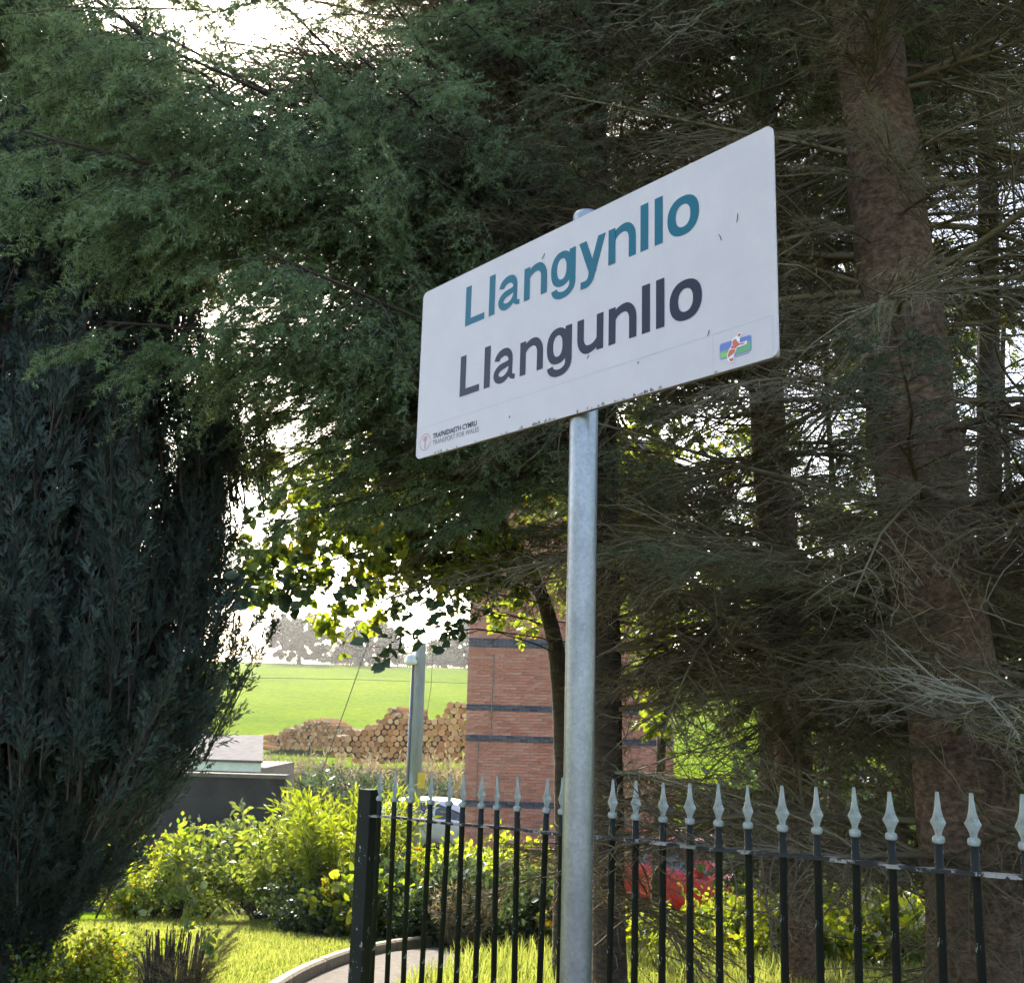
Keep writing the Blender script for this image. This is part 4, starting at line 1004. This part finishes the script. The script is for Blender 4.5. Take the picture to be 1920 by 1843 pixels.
def car(name, label, paint, loc, rz, estate=False, group='cars parked on the road below'):
    C = thing(name, label, 'car', loc, rz, group)
    st = [list(s) for s in ST]
    if estate:
        st[8] = [3.8, .2, .87, .98, 1.43, .57]; st[9] = [4.2, .24, .85, .98, 1.12, .66]; st[10] = [4.3, .3, .78, .84, .92, .64]
    def sec(s): x, zb, w_, zl, zt, wt = s; return [(w_*.86, zb), (w_*.98, zb+.12), (w_, .5), (w_*.98, zl-.04), (w_*.95, zl), (wt+.03, zt-.05), (wt-.05, zt), (0, zt+.025)]
    V = []; F = []
    for s in st:
        h = sec(s); full = [(-y, z) for y, z in h[:-1]] + [h[-1]] + [(y, z) for y, z in h[:-1][::-1]]
        V += [(s[0]-2.03, y, z) for y, z in full]
    m_ = 15
    for k in range(len(st)-1):
        for i in range(m_-1): F.append((k*m_+i, k*m_+i+1, (k+1)*m_+i+1, (k+1)*m_+i))
        F.append((k*m_+m_-1, k*m_, (k+1)*m_, (k+1)*m_+m_-1))
    F += [tuple(range(m_))[::-1], tuple((len(st)-1)*m_+i for i in range(m_))]
    mb = MB(); mb.add(V, F); body = mb.build('body', paint, C, smooth=True)
    sub = body.modifiers.new('round', 'SUBSURF'); sub.levels = 2; sub.render_levels = 2
    VV = np.array(V).reshape(len(st), m_, 3)
    def panel(nm, quads, mat, off):
        mb = MB()
        for q in quads:
            q = np.array(q); n_ = np.cross(q[1]-q[0], q[3]-q[0]); n_ = n_/np.linalg.norm(n_); c = q.mean(0)
            if np.dot(n_, c-np.array([0, 0, .7])) < 0: n_ = -n_
            q = c+(q-c)*.94+n_*off; mb.add(np.concatenate([q, q-n_*.02]), [(0, 1, 2, 3), (7, 6, 5, 4), (0, 4, 5, 1), (1, 5, 6, 2), (2, 6, 7, 3), (3, 7, 4, 0)])
        return mb.build(nm, mat, C)
    panel('windscreen', [[VV[4, 5], VV[4, 9], VV[5, 9], VV[5, 5]]], M['glass'], .012)
    panel('rear_window', [[VV[8, 5]*.7+VV[9, 5]*.3, VV[8, 9]*.7+VV[9, 9]*.3, VV[8, 9]*.1+VV[9, 9]*.9, VV[8, 5]*.1+VV[9, 5]*.9]], M['glass'], .02)
    for lo_, hi_ in ((4, 5), (10, 9)):
        for k0, k1 in ((4, 6), (6, 7), (7, 8)):
            q = [VV[k0, lo_], VV[k1, lo_], VV[k1, hi_]*.9+VV[k1, lo_]*.1, VV[k0, hi_]*.9+VV[k0, lo_]*.1]
            panel('side_window', [q], M['glass'], .006)
    L_ = st[-1][0]-2.03
    for sx_ in (-1.3, L_-.78):
        for sy in (-1, 1):
            mb = MB(); mb.lathe([(.02, -.09), (.22, -.095), (.305, -.085), (.315, 0), (.305, .085), (.22, .095)], 22); wv = mb.build('tyre', M['tyre'], C)
            wv.location = (sx_, sy*.80, .31); wv.rotation_euler = (math.pi/2, 0, 0)
            mb = MB(); mb.lathe([(.0, -.11), (.21, -.10), (.215, -.09), (.215, .09), (.21, .10), (.0, .11)], 22); mb.build('rim', M['rim'], wv)
            mb = MB(); mb.lathe([(.36, -.03), (.385, 0), (.36, .03)], 24); ar = mb.build('wheel_arch', M['trim'], C); ar.location = (sx_, sy*.845, .33); ar.rotation_euler = (math.pi/2, 0, 0)
    for sy in (-1, 1):
        mb = MB(); mb.add([(-2.0, sy*.44, .63), (-1.93, sy*.74, .65), (-1.74, sy*.80, .74), (-1.86, sy*.58, .76), (-2.0, sy*.44, .56), (-1.93, sy*.76, .58), (-1.7, sy*.83, .66)], [(0, 1, 2, 3), (4, 5, 1, 0), (5, 6, 2, 1)]); mb.build('headlight', M['lamp'], C)
        mb = MB(); mb.box((L_-.07, sy*.70, .86), (.12, .16, .3)); mb.build('tail_light', M['tail'], C)
        mb = MB(); mb.lathe([(.01, -.11), (.08, -.08), (.085, .05), (.03, .1)], 10, c=(-.85, sy*.95, .97)); mb.build('mirror', paint, C)
        mb = MB(); mb.lathe([(.0, -.02), (.05, -.02), (.05, .02), (0, .02)], 12); fo = mb.build('fog_lamp', M['lamp'], C); fo.location = (-1.98, sy*.58, .36); fo.rotation_euler = (0, math.pi/2, 0)
    gr = MB(); gr.box((-2.02, 0, .55), (.03, .86, .2)); gr = gr.build('grille', M['trim'], C)
    for k in range(4):
        mb = MB(); mb.box((-2.045, 0, .48+k*.045), (.015, .8, .014)); mb.build('grille_slat', M['chrome'], gr)
    mb = MB(); mb.box((-2.03, 0, .34), (.05, 1.1, .12)); mb.build('lower_intake', M['trim'], C)
    mb = MB(); mb.box((-2.055, 0, .40), (.01, .5, .1)); mb.build('number_plate', M['plate'], C)
    return C
P_red = plain('paint_red', (.5, .006, .014), .4, 0, .3, **{'Coat Weight': .25, 'Coat Roughness': .05})
P_sil = plain('paint_silver', (.5, .52, .56), .3, .45, .5, **{'Coat Weight': .7, 'Coat Roughness': .05})
yy = 19.5; p = at(1255, 1650, yy); car('parked_car', 'red car with a slatted grille seen through the railing', P_red, (p.x+.55, yy+.7, float(G(yy))+.02), math.radians(132))
yy = 33.0; p = at(850, 1500, yy); car('parked_car', 'silver estate car parked beside the brick building', P_sil, (p.x, yy, float(G(yy))+.02), math.radians(180-12), True)
yy = 23.0; p = at(1035, 1570, yy); car('parked_car', 'second red car in front of the brick wall behind the shrubs', P_red, (p.x+1.1, yy, float(G(yy))+.02), math.radians(8))

# ------------------------------------------------------------------ timber stacks
M['log_end'] = var_mat('log_end', [(0, (.36, .15, .045)), (.4, (.52, .24, .08)), (.8, (.6, .31, .12)), (1, (.66, .42, .2))], .85, 9, .35, .2)
M['log_bark'] = rough_mat('log_bark', [(.3, (.05, .032, .022)), (.7, (.15, .095, .06))], 10, .95, .5, (6, 6, 1))
def log_mesh(L=3.0):
    mb = MB(); n = 10; a = np.arange(n)/n*2*math.pi
    r = 1+.05*np.cos(3*a)
    V = [(r[i]*math.cos(t), 0, r[i]*math.sin(t)) for i, t in enumerate(a)] + [(r[i]*math.cos(t), L, r[i]*math.sin(t)) for i, t in enumerate(a)]
    mb.add(V, [(i, n+i, n+(i+1) % n, (i+1) % n) for i in range(n)], 1)
    mb.f += [tuple(range(n)), tuple(range(2*n-1, n-1, -1))]; mb.mi += [0, 0]
    return mb.mesh('log', [M['log_end'], M['log_bark']])
LM = log_mesh()
rr = random.Random(9)
def stack(prof_top, prof_bot, Y, d, label, group, cap=200, tilt=0.0):
    """fill the outline (in pixels) with logs of diameter d metres"""
    dpx = d/Y*FPX; xs0, xs1 = prof_top[0][0], prof_top[-1][0]; row = 0; made = 0
    T = np.array(prof_top); B = np.array(prof_bot)
    y = B[:, 1].max()
    while y > T[:, 1].min() and made < cap:
        x = xs0 + (dpx/2 if row % 2 else 0)
        while x < xs1:
            yt, yb = np.interp(x, T[:, 0], T[:, 1]), np.interp(x, B[:, 0], B[:, 1])
            if yt+dpx*.3 < y < yb and made < cap:
                s = d/2*rr.choice((.68, .8, .9, .97, 1.04, 1.08))
                q = at(x+rr.uniform(-.12, .12)*dpx, y-dpx*.1+rr.uniform(-.1, .1)*dpx, Y)
                o = link('log', LM, None, None, None, label, 'log', group); made += 1
                o.matrix_local = Matrix.Translation((q.x, Y+rr.uniform(-.16, .16), q.z)) @ Matrix.Rotation(tilt+rr.gauss(0, .03), 4, 'Z') @ Matrix.Rotation(rr.uniform(0, 6.28), 4, 'Y') @ Matrix.Diagonal((s, 1, s, 1))
            x += dpx
        y -= dpx*.87; row += 1
    return made
z2 = lambda P: [(460+x/3.097, 1050+y/3.097) for x, y in P]
n_a = stack(z2([(470, 1110), (520, 1010), (640, 990), (700, 945), (780, 915), (830, 858), (880, 868), (960, 885), (1050, 905), (1110, 905), (1150, 855), (1210, 825), (1330, 815)]), z2([(450, 1120), (560, 1150), (700, 1185), (1330, 1200)]), 44, .262, 'round pale-ended log in the tall stack beside the brick building', 'logs of the tall timber stack', 230)
n_b = stack(z2([(95, 1075), (150, 1020), (250, 975), (330, 945), (400, 935), (450, 935), (520, 955), (600, 985), (650, 990)]), z2([(95, 1085), (230, 1105), (400, 1110), (650, 1110)]), 54, .2, 'thin log in the long low stack at the foot of the field', 'logs of the low timber stack', 160)
for k, (x0, y0, x1, y1, Y) in enumerate(((590, 1352, 650, 1358, 55), (575, 1353, 660, 1365, 54.5), (600, 1350, 640, 1352, 55.2), (480, 1390, 516, 1399, 53), (473, 1397, 520, 1404, 52.5), (476, 1384, 512, 1380, 53.5), (745, 1330, 800, 1336, 45), (752, 1338, 800, 1345, 44.6))):
    a, b = at(x0, y0, Y), at(x1, y1, Y+.6); mb = MB(); mb.tube([(0, 0, 0), tuple(b-a)], .13, 10)
    mb.build('log', M['log_end'], None, loc=a, label='peeled log lying crosswise on top of the timber stacks' if k not in (3, 4, 5) else 'peeled log lying flat at the low end of the timber stack', cat='log', group='loose logs on the stacks' if k not in (3, 4, 5) else 'loose logs at the stack foot')

# ------------------------------------------------------------------ telegraph pole and wires
M['pole_wood'] = rough_mat('pole_wood', [(.3, (.2, .2, .15)), (.7, (.34, .33, .26))], 6, .9, .3, (1, 1, .15))
M['yellow'] = plain('yellow', (.75, .5, .03), .5)
M['porcelain'] = plain('porcelain', (.8, .8, .8), .2)
M['wire'] = plain('wire', (.05, .05, .05), .6)
ty = 22.5; tb = at(772, 1600, ty); tt = at(789, 1205, ty); gz = float(G(ty))
TP = thing('telegraph_pole', 'weathered wooden telegraph pole with a yellow plate standing behind the railing', 'pole', (tb.x, ty, gz))
mb = MB(); mb.tube([(0, 0, -.2), (tt.x-tb.x, 0, tt.z-gz)], [.15, .115], 14); mb.build('shaft', M['pole_wood'], TP, smooth=True)
mb = MB(); mb.tube([(-.16, -.05, -.1), (tt.x-tb.x-.13, -.05, tt.z-gz-.4)], .035, 8); mb.build('cable_guard', M['aluminium_dark'], TP, smooth=True)
q = at(787, 1462, ty); mb = MB(); mb.box((q.x-tb.x+.04, -.16, q.z-gz), (.14, .012, .3)); mb.build('warning_plate', M['yellow'], TP)
q = at(776, 1238, ty); mb = MB(); mb.lathe([(.03, -.1), (.13, -.08), (.13, 0), (.09, .03), (.12, .06), (.05, .12)], 12, c=(q.x-tb.x-.05, -.12, q.z-gz)); mb.build('insulator', M['porcelain'], TP, smooth=True)
for lab, pts, Y, rad in (('thin dark stay wire slanting down beside the telegraph pole', ((720, 1120), (650, 1320), (598, 1462)), 21, .009), ('thin service wire hanging from the telegraph pole', ((812, 1215), (808, 1290), (800, 1340)), 22, .006), ('thin level wire strung across the sunny field', ((440, 1270), (650, 1273), (880, 1281)), 60, .014)):
    P = [at(x, y, Y) for x, y in pts]; o0 = P[0]
    mb = MB(); mb.tube([tuple(p-o0) for p in P], rad, 5); mb.build('wire', M['wire'], None, loc=o0, label=lab, cat='wire')

# ------------------------------------------------------------------ garden shrubs
def spray(L, nl, ll, lw, mat, droop, bark='bark_dark', r=.008, lo=.25, tilt=.3):
    """one arching stem set with leaves"""
    P = Parts(); m0 = curve_from(np.zeros((1, 3)), np.array([[1, 0, 0]]), np.array([L]), 10, np.array([[0, 0, droop]]), .05)
    P.add(*tubes(m0, np.linspace(r, .002, 10)[None], 4), 0)
    t = RNG.uniform(lo, 1, nl); p, d = sample(m0, np.zeros(nl, int), t)
    dl = unit(d*.5 + unit(RNG.normal(size=(nl, 3)))*.9 + np.array([0, 0, 0.])); s = RNG.uniform(.6, 1.2, nl)
    p = p + dl*(.15*L*RNG.random(nl)**2)[:, None]*tilt
    V, F = leaf_faces(p, dl, ll*s, lw*s); P.add(V, F, 1)
    return P.mesh('stem', [M[bark], M[mat]])
SPR = {
 'lime': [spray(1.2, 80, .095, .02, 'leaf_lime', -.75, r=.009, lo=.35, tilt=.6) for _ in range(4)],
 'gold': [spray(1.1, 170, .085, .0095, 'leaf_gold', -.35, lo=.3, tilt=.9) for _ in range(4)],
 'dark': [spray(.6, 80, .05, .018, 'leaf_dark', -.3, lo=.15, tilt=1.2) for _ in range(3)],
 'green': [spray(.9, 80, .07, .024, 'leaf', -.4, lo=.2, tilt=1.0) for _ in range(4)],
 'broad': [spray(.8, 34, .11, .042, 'leaf', -.4, lo=.15, tilt=1.0) for _ in range(3)],
 'strap': [spray(.5, 3, .3, .01, 'grass', -1.2, 'leaf', .004, .6, 0) for _ in range(2)],
 'rust': [spray(.4, 40, .045, .014, 'leaf_rust', -.4, lo=.2, tilt=1.2) for _ in range(2)],
 'grey': [spray(.55, 50, .07, .004, 'straw', -.15, 'straw', .003, .1, .3) for _ in range(2)],
 'straw': [spray(1.0, 60, .09, .012, 'straw', -.4, 'straw', .006, .2, .8) for _ in range(3)],
}
def shrub(name, label, px, Y, kind, n, h, spread, seed, group=None, cat='shrub', z=None, foot=.12, dx=0):
    g = random.Random(seed); x = at(px, 1600, Y).x + dx; gz = float(G(Y)) if z is None else z
    S = thing(name, label, cat, (x, Y, gz), 0, group)
    for k in range(n):
        a = g.uniform(0, 6.283); s = spread*g.random()**.6
        d = Vector((math.cos(a)*s, math.sin(a)*s, 1)).normalized()
        L = h*g.uniform(.6, 1.08)*(1 if s < spread*.7 else .85)
        me = g.choice(SPR[kind]); ml = {'lime': 1.2, 'gold': 1.1, 'dark': .6, 'green': .9, 'broad': .8, 'strap': .5, 'rust': .4, 'grey': .55, 'straw': 1.0}[kind]
        fr = foot*g.random()**.5
        o = link('stem', me, S); o.matrix_local = orient(Vector((math.cos(a)*fr, math.sin(a)*fr, -.02)), d, L/ml, 0, Vector((math.cos(a), math.sin(a), .001))*-1 if False else Vector((math.cos(a+.001)*-.2, math.sin(a)*-.2, 1)))
    return S
shrub('arching_shrub', 'tall lime green shrub with arching leafy canes beside the dark wall', 505, 13.6, 'lime', 70, 1.6, .62, 51)
shrub('golden_shrub', 'golden cut-leaved shrub between the lawn and the fence post', 645, 12.6, 'gold', 80, 1.5, .32, 52, foot=.3)
shrub('domed_shrub', 'low dark rounded shrub at the lawn edge under the golden one', 612, 11.9, 'dark', 120, .62, .9, 53, foot=.3)
shrub('domed_shrub', 'low dark rounded shrub tight against the fence post', 672, 11.6, 'dark', 90, .55, .9, 54, foot=.3)
shrub('garden_shrub', 'bright leafy shrub just beyond the first railing bars', 765, 12.8, 'green', 95, 1.0, .7, 55, foot=.4)
shrub('garden_shrub', 'bright leafy shrub beneath the silver car', 860, 13.2, 'green', 110, .95, .75, 56, foot=.45)
shrub('garden_shrub', 'bright leafy shrub against the foot of the brick wall', 960, 13.0, 'green', 110, 1.1, .75, 57, foot=.45)
shrub('garden_shrub', 'dark green bush low behind the middle railing bars', 800, 11.2, 'dark', 120, .75, .9, 58, foot=.4)
shrub('garden_shrub', 'dark green bush beside the bend of the path', 930, 11.0, 'dark', 130, .85, .9, 59, foot=.4)
shrub('garden_shrub', 'glossy green bush beside the telegraph pole foot', 720, 11.5, 'broad', 60, .8, .8, 60, foot=.4)
shrub('lavender_tuft', 'grey green lavender tuft in the bed behind the railing', 872, 10.4, 'grey', 90, .6, .5, 61)
shrub('daylily_clump', 'clump of arching strap leaves in the flower bed', 470, 14.6, 'strap', 70, .65, .9, 62, foot=.25, cat='plant')
shrub('rusty_plant', 'small rust red plant in the flower bed', 402, 15.0, 'rust', 45, .55, .8, 63, cat='plant')
shrub('garden_shrub', 'bluish small shrub beside the rusty plant', 365, 14.0, 'dark', 50, .5, .7, 65, foot=.2)
shrub('garden_shrub', 'loose green shrub under the edge of the cypress', 325, 13.6, 'lime', 45, .85, .7, 64, foot=.3)
shrub('garden_shrub', 'dense green shrub between the cypress and the dark wall', 262, 13.8, 'green', 60, 1.1, .7, 68, foot=.4)
# undergrowth right of the pole, in the sun beyond the spruces
lab = ['sunlit bramble bush seen through the railing beyond the spruces', 'leafy nettle bush seen through the railing beyond the spruces']
rr = random.Random(77)
for k in range(16):
    px = 1130 + k*43 + rr.uniform(-15, 15); Y = rr.uniform(9.2, 12.5)
    if 1150 < px < 1350: Y = rr.uniform(8.0, 9.0)
    shrub('undergrowth_bush', lab[k % 2], px, Y, 'broad' if k % 2 == 0 else 'green', 45, rr.uniform(.5, .8) if not 1160 < px < 1360 else .16, .85, 80+k, 'sunlit undergrowth beyond the railing' if k % 2 == 0 else 'nettles beyond the railing', foot=.35)
for k, (px, Y, h_) in enumerate(((1520, 16.0, 2.2), (1570, 15.2, 2.2), (1660, 15.8, 2.6), (1780, 15.0, 2.3), (1890, 14.5, 2.4))):
    shrub('laurel_bush', 'dark laurel bush forming the hedge beyond the spruces', px, Y, 'dark', 90, h_, .55, 210+k, 'laurel hedge beyond the spruces', foot=.6)
# weeds at the foot of the cypress
for k in range(6):
    shrub('weed_clump', 'leafy green weeds at the foot of the dark cypress', 130+k*32, 6.4+.25*(k % 3), 'green', 26, .42, .8, 110+k, 'weeds under the cypress', cat='plant')
# hedge of dry weeds and hawthorn in front of the timber
for k in range(13):
    px = 470+k*33; Y = 37+rr.uniform(-1, 1.5); gz = at(px, 1497, Y).z
    shrub('dry_weeds', 'pale dry willowherb standing in front of the timber stacks', px, Y, 'straw', 60, 2.05, .4, 130+k, 'dry weeds along the road', 'plant', z=float(G(Y)), foot=1.0)
for k in range(11):
    px = 480+k*27; Y = 35.5+rr.uniform(-.6, .6)
    shrub('roadside_bush', 'grey green roadside bush below the dry weeds', px, Y, 'dark', 46, 2.0, .8, 150+k, 'bushes along the road', z=float(G(Y)), foot=.7)
# cut-back clump of stems by the lawn
cx = at(325, 1850, 5.9); gz = float(G(5.9))
CS = thing('cut_shrub', 'cut back clump of bare brown upright stems at the lawn corner', 'shrub', (cx.x, 5.9, gz))
g = random.Random(91)
for k in range(110):
    a = g.uniform(0, 6.283); f = .13*g.random()**.5; h = g.uniform(.32, .52)
    mb = MB(); x, y = f*math.cos(a), f*math.sin(a)
    mb.tube([(x, y, -.03), (x*1.15+g.gauss(0, .01), y*1.15, h*.5), (x*1.45+g.gauss(0, .015), y*1.45, h)], [.0055, .005, .003], 5); mb.build('stem', M['bark_dark'], CS)
for k in range(26):
    a = g.uniform(0, 6.283)
    o = link('side_twig', g.choice(DEAD), CS); o.matrix_local = orient(Vector((.12*math.cos(a), .12*math.sin(a), g.uniform(.1, .4))), Vector((math.cos(a), math.sin(a), 1.6)), g.uniform(.07, .14))
# climber trailing from the cypress
VINE = [leafy_branch(.8, 9, 2, 3, .062, .024, 'leaf_lime', -.9, .1, .5, 'leaf', .004) for _ in range(3)]
VN = thing('climber', 'bindweed with pale green leaves trailing out of the cypress over the lawn', 'plant', tuple(at(330, 1600, 5.3)))
o0 = at(330, 1600, 5.3)
for k, (x0, y0, x1, y1) in enumerate(((300, 1590, 440, 1740), (270, 1630, 330, 1690), (340, 1600, 400, 1720), (370, 1560, 420, 1610), (330, 1640, 380, 1760), (255, 1640, 300, 1700))):
    a, b = at(x0, y0, 5.35), at(x1, y1, 5.2); d = b-a
    o = link('trailing_stem', VINE[k % 3], VN); o.matrix_local = orient(a-o0, d+Vector((0, 0, .1)), d.length/.75, 0)
# pots left by the bed
M['blue_plastic'] = plain('blue_plastic', (.02, .04, .35), .4); M['pale_plastic'] = plain('pale_plastic', (.55, .6, .68), .4)
for nm, lab, px, py, Y, mat, rad in (('plastic_tub', 'dark blue plastic tub by the dark wall', 442, 1592, 16.5, 'blue_plastic', .22), ('bucket', 'pale blue bucket among the plants by the dark wall', 391, 1612, 15.6, 'pale_plastic', .13)):
    p = at(px, py, Y); mb = MB(); mb.lathe([(rad*.75, 0), (rad, rad*1.9), (rad*1.08, rad*1.9), (rad*1.08, rad*2.0), (rad*.93, rad*2.0), (rad*.7, .03)], 20)
    mb.build(nm, M[mat], None, True, loc=(p.x, Y, float(G(Y))), label=lab, cat='tub' if 'tub' in nm else 'bucket')

# ------------------------------------------------------------------ broadleaf trees
HZ = [leafy_branch(1.8, 18, 4, 5, .075, .03, 'leaf', -.25, .15, .8, r=.014) for _ in range(4)]
HZD = [leafy_branch(1.8, 16, 3, 4, .08, .034, 'leaf_dark', -.3, .1, .8, r=.014) for _ in range(3)]
org = (at(1043, 1843, 8.2).x, 8.2, float(G(8.2)))
HT = thing('hazel_tree', 'slender leaning hazel behind the sign pole with yellowing leaves over the field view', 'tree', org)
QH, rH = trunk([(1050, 1843, 30), (1058, 1600, 36), (1058, 1450, 36), (1052, 1300, 34), (1040, 1190, 30), (1005, 1080, 24), (940, 980, 18)], 8.2, HT, org, M['bark_dark'], 4.9)
g = random.Random(61)
tips = [(g.uniform(470, 760), g.uniform(860, 1085), g.uniform(7.0, 9.0)) for _ in range(34)] + [(g.uniform(700, 1000), g.uniform(860, 1130), g.uniform(7.2, 9.0)) for _ in range(22)]
tips = [t for t in tips if not (t[1] > 1090 and t[0] < 700)]
reach(HT, org, QH, rH, tips, lambda g: (g.choice(HZ if g.random() < .7 else HZD), 1.8), 62, (-.1, .35))
BIG = leafy_branch(2.8, 6, 2, 3, .09, .03, 'leaf_dark', -.4, .1, .3, r=.008, lmin=.86)
reach(HT, org, QH, rH, [(715, 1150, 6.2), (765, 1140, 6.4), (805, 1150, 6.4), (840, 1120, 6.6), (520, 1030, 6.4), (600, 1040, 6.6)], lambda g: (BIG, 2.8), 63, (-.1, .2), True)
for px, Y, sd, lab in ((1235, 13.0, 66, 'yellow green broadleaf tree glowing behind the sign pole'), (1560, 13.5, 67, 'green broadleaf tree glowing between the two brown trunks'), (1890, 14.0, 68, 'broadleaf tree behind the thick trunk at the railing end')):
    org = (at(px, 1500, Y).x, Y, float(G(Y)))
    BT = thing('broadleaf_tree', lab, 'tree', org)
    Qb, rb = trunk([(px, 1550, 18), (px+14, 1100, 14), (px-12, 700, 9), (px, 450, 6)], Y, BT, org, M['bark_dark'], 7.5)
    grow(BT, org, Qb, rb, 62, 1.9, 7.2, lambda g, z: (g.choice(HZ if g.random() < .75 else HZD), 1.8), 1.4, 2.4, (-.1, .6), seed=sd)

# ------------------------------------------------------------------ hilltop
CLP = [leafy_branch(2.6, 18, 4, 8, .6, .24, 'leaf_far', -.2, .3, .9, r=.05) for _ in range(3)]
for px, py, Y, R, Hh, sd, lab in ((560, 1238, 150, 4.5, 6.6, 71, 'round topped hawthorn tree on the crest of the field'), (693, 1243, 152, 4.8, 6.2, 72, 'broader hawthorn tree on the crest nearer the telegraph pole'), (900, 1246, 150, 4.5, 7.5, 73, 'tall tree on the crest behind the brick building'), (832, 1246, 156, 2.6, 4.6, 74, 'small tree on the crest beside the brick building')):
    p = at(px, py, Y); gz = float(G(Y))
    T = thing('hawthorn_tree', lab, 'tree', (p.x, Y, gz)); g = random.Random(sd)
    mb = MB(); mb.tube([(0, 0, -.5), (.1, 0, 1.5), (0, 0, Hh*.7)], [.3, .25, .1], 8); mb.build('trunk', M['bark_dark'], T)
    for k in range(170):
        v = Vector((g.gauss(0, 1), g.gauss(0, 1), g.gauss(0, 1))).normalized(); f = g.random()**.5*.86
        c = Vector((v.x*R*f, v.y*R*f, max(.3, Hh*.5+v.z*Hh*.47*f))); d = Vector((v.x, v.y, v.z*.7+.15))
        o = link('branch', g.choice(CLP), T); o.matrix_local = orient(c, d, g.uniform(.3, .5)*R/4.3, g.uniform(-3, 3))
for k in range(9):
    px = 640+k*32 if k > 2 else 596+k*20
    shrub('crest_bush', 'low bush in the hedge line along the crest of the field', px, 153+k % 3, 'dark', 40, 2.6+.4*(k % 3), 1.1, 310+k, 'bushes along the crest', foot=1.2)
FFn = thing('field_fence', 'distant post and rail fence along the crest of the field', 'fence', tuple(at(480, 1238, 149)))
o0 = at(480, 1238, 149); o0.z = float(G(149))
FFn.location = o0
for k in range(14):
    mb = MB(); mb.box((k*2.6, 0, .55), (.16, .16, 1.3)); mb.build('post', M['bark_dark'], FFn)
for z in (.55, 1.0):
    mb = MB(); mb.box((17, -.12, z), (36, .05, .12)); mb.build('rail', M['bark_dark'], FFn)

# ------------------------------------------------------------------ thin haze in the air
hz = MB(); hz.box((0, 180, 9), (830, 500, 26))
mh = bpy.data.materials.new('haze'); mh.use_nodes = True; nt = mh.node_tree; nt.nodes.clear()
ho = nt.nodes.new('ShaderNodeOutputMaterial'); pv = nt.nodes.new('ShaderNodeVolumePrincipled')
pv.inputs['Color'].default_value = (.95, .96, 1, 1); pv.inputs['Density'].default_value = .0005; pv.inputs['Anisotropy'].default_value = .85
nt.links.new(pv.outputs[0], ho.inputs['Volume'])
hz.build('haze', mh, kind='stuff', label='thin sunlit haze in the air over the valley')
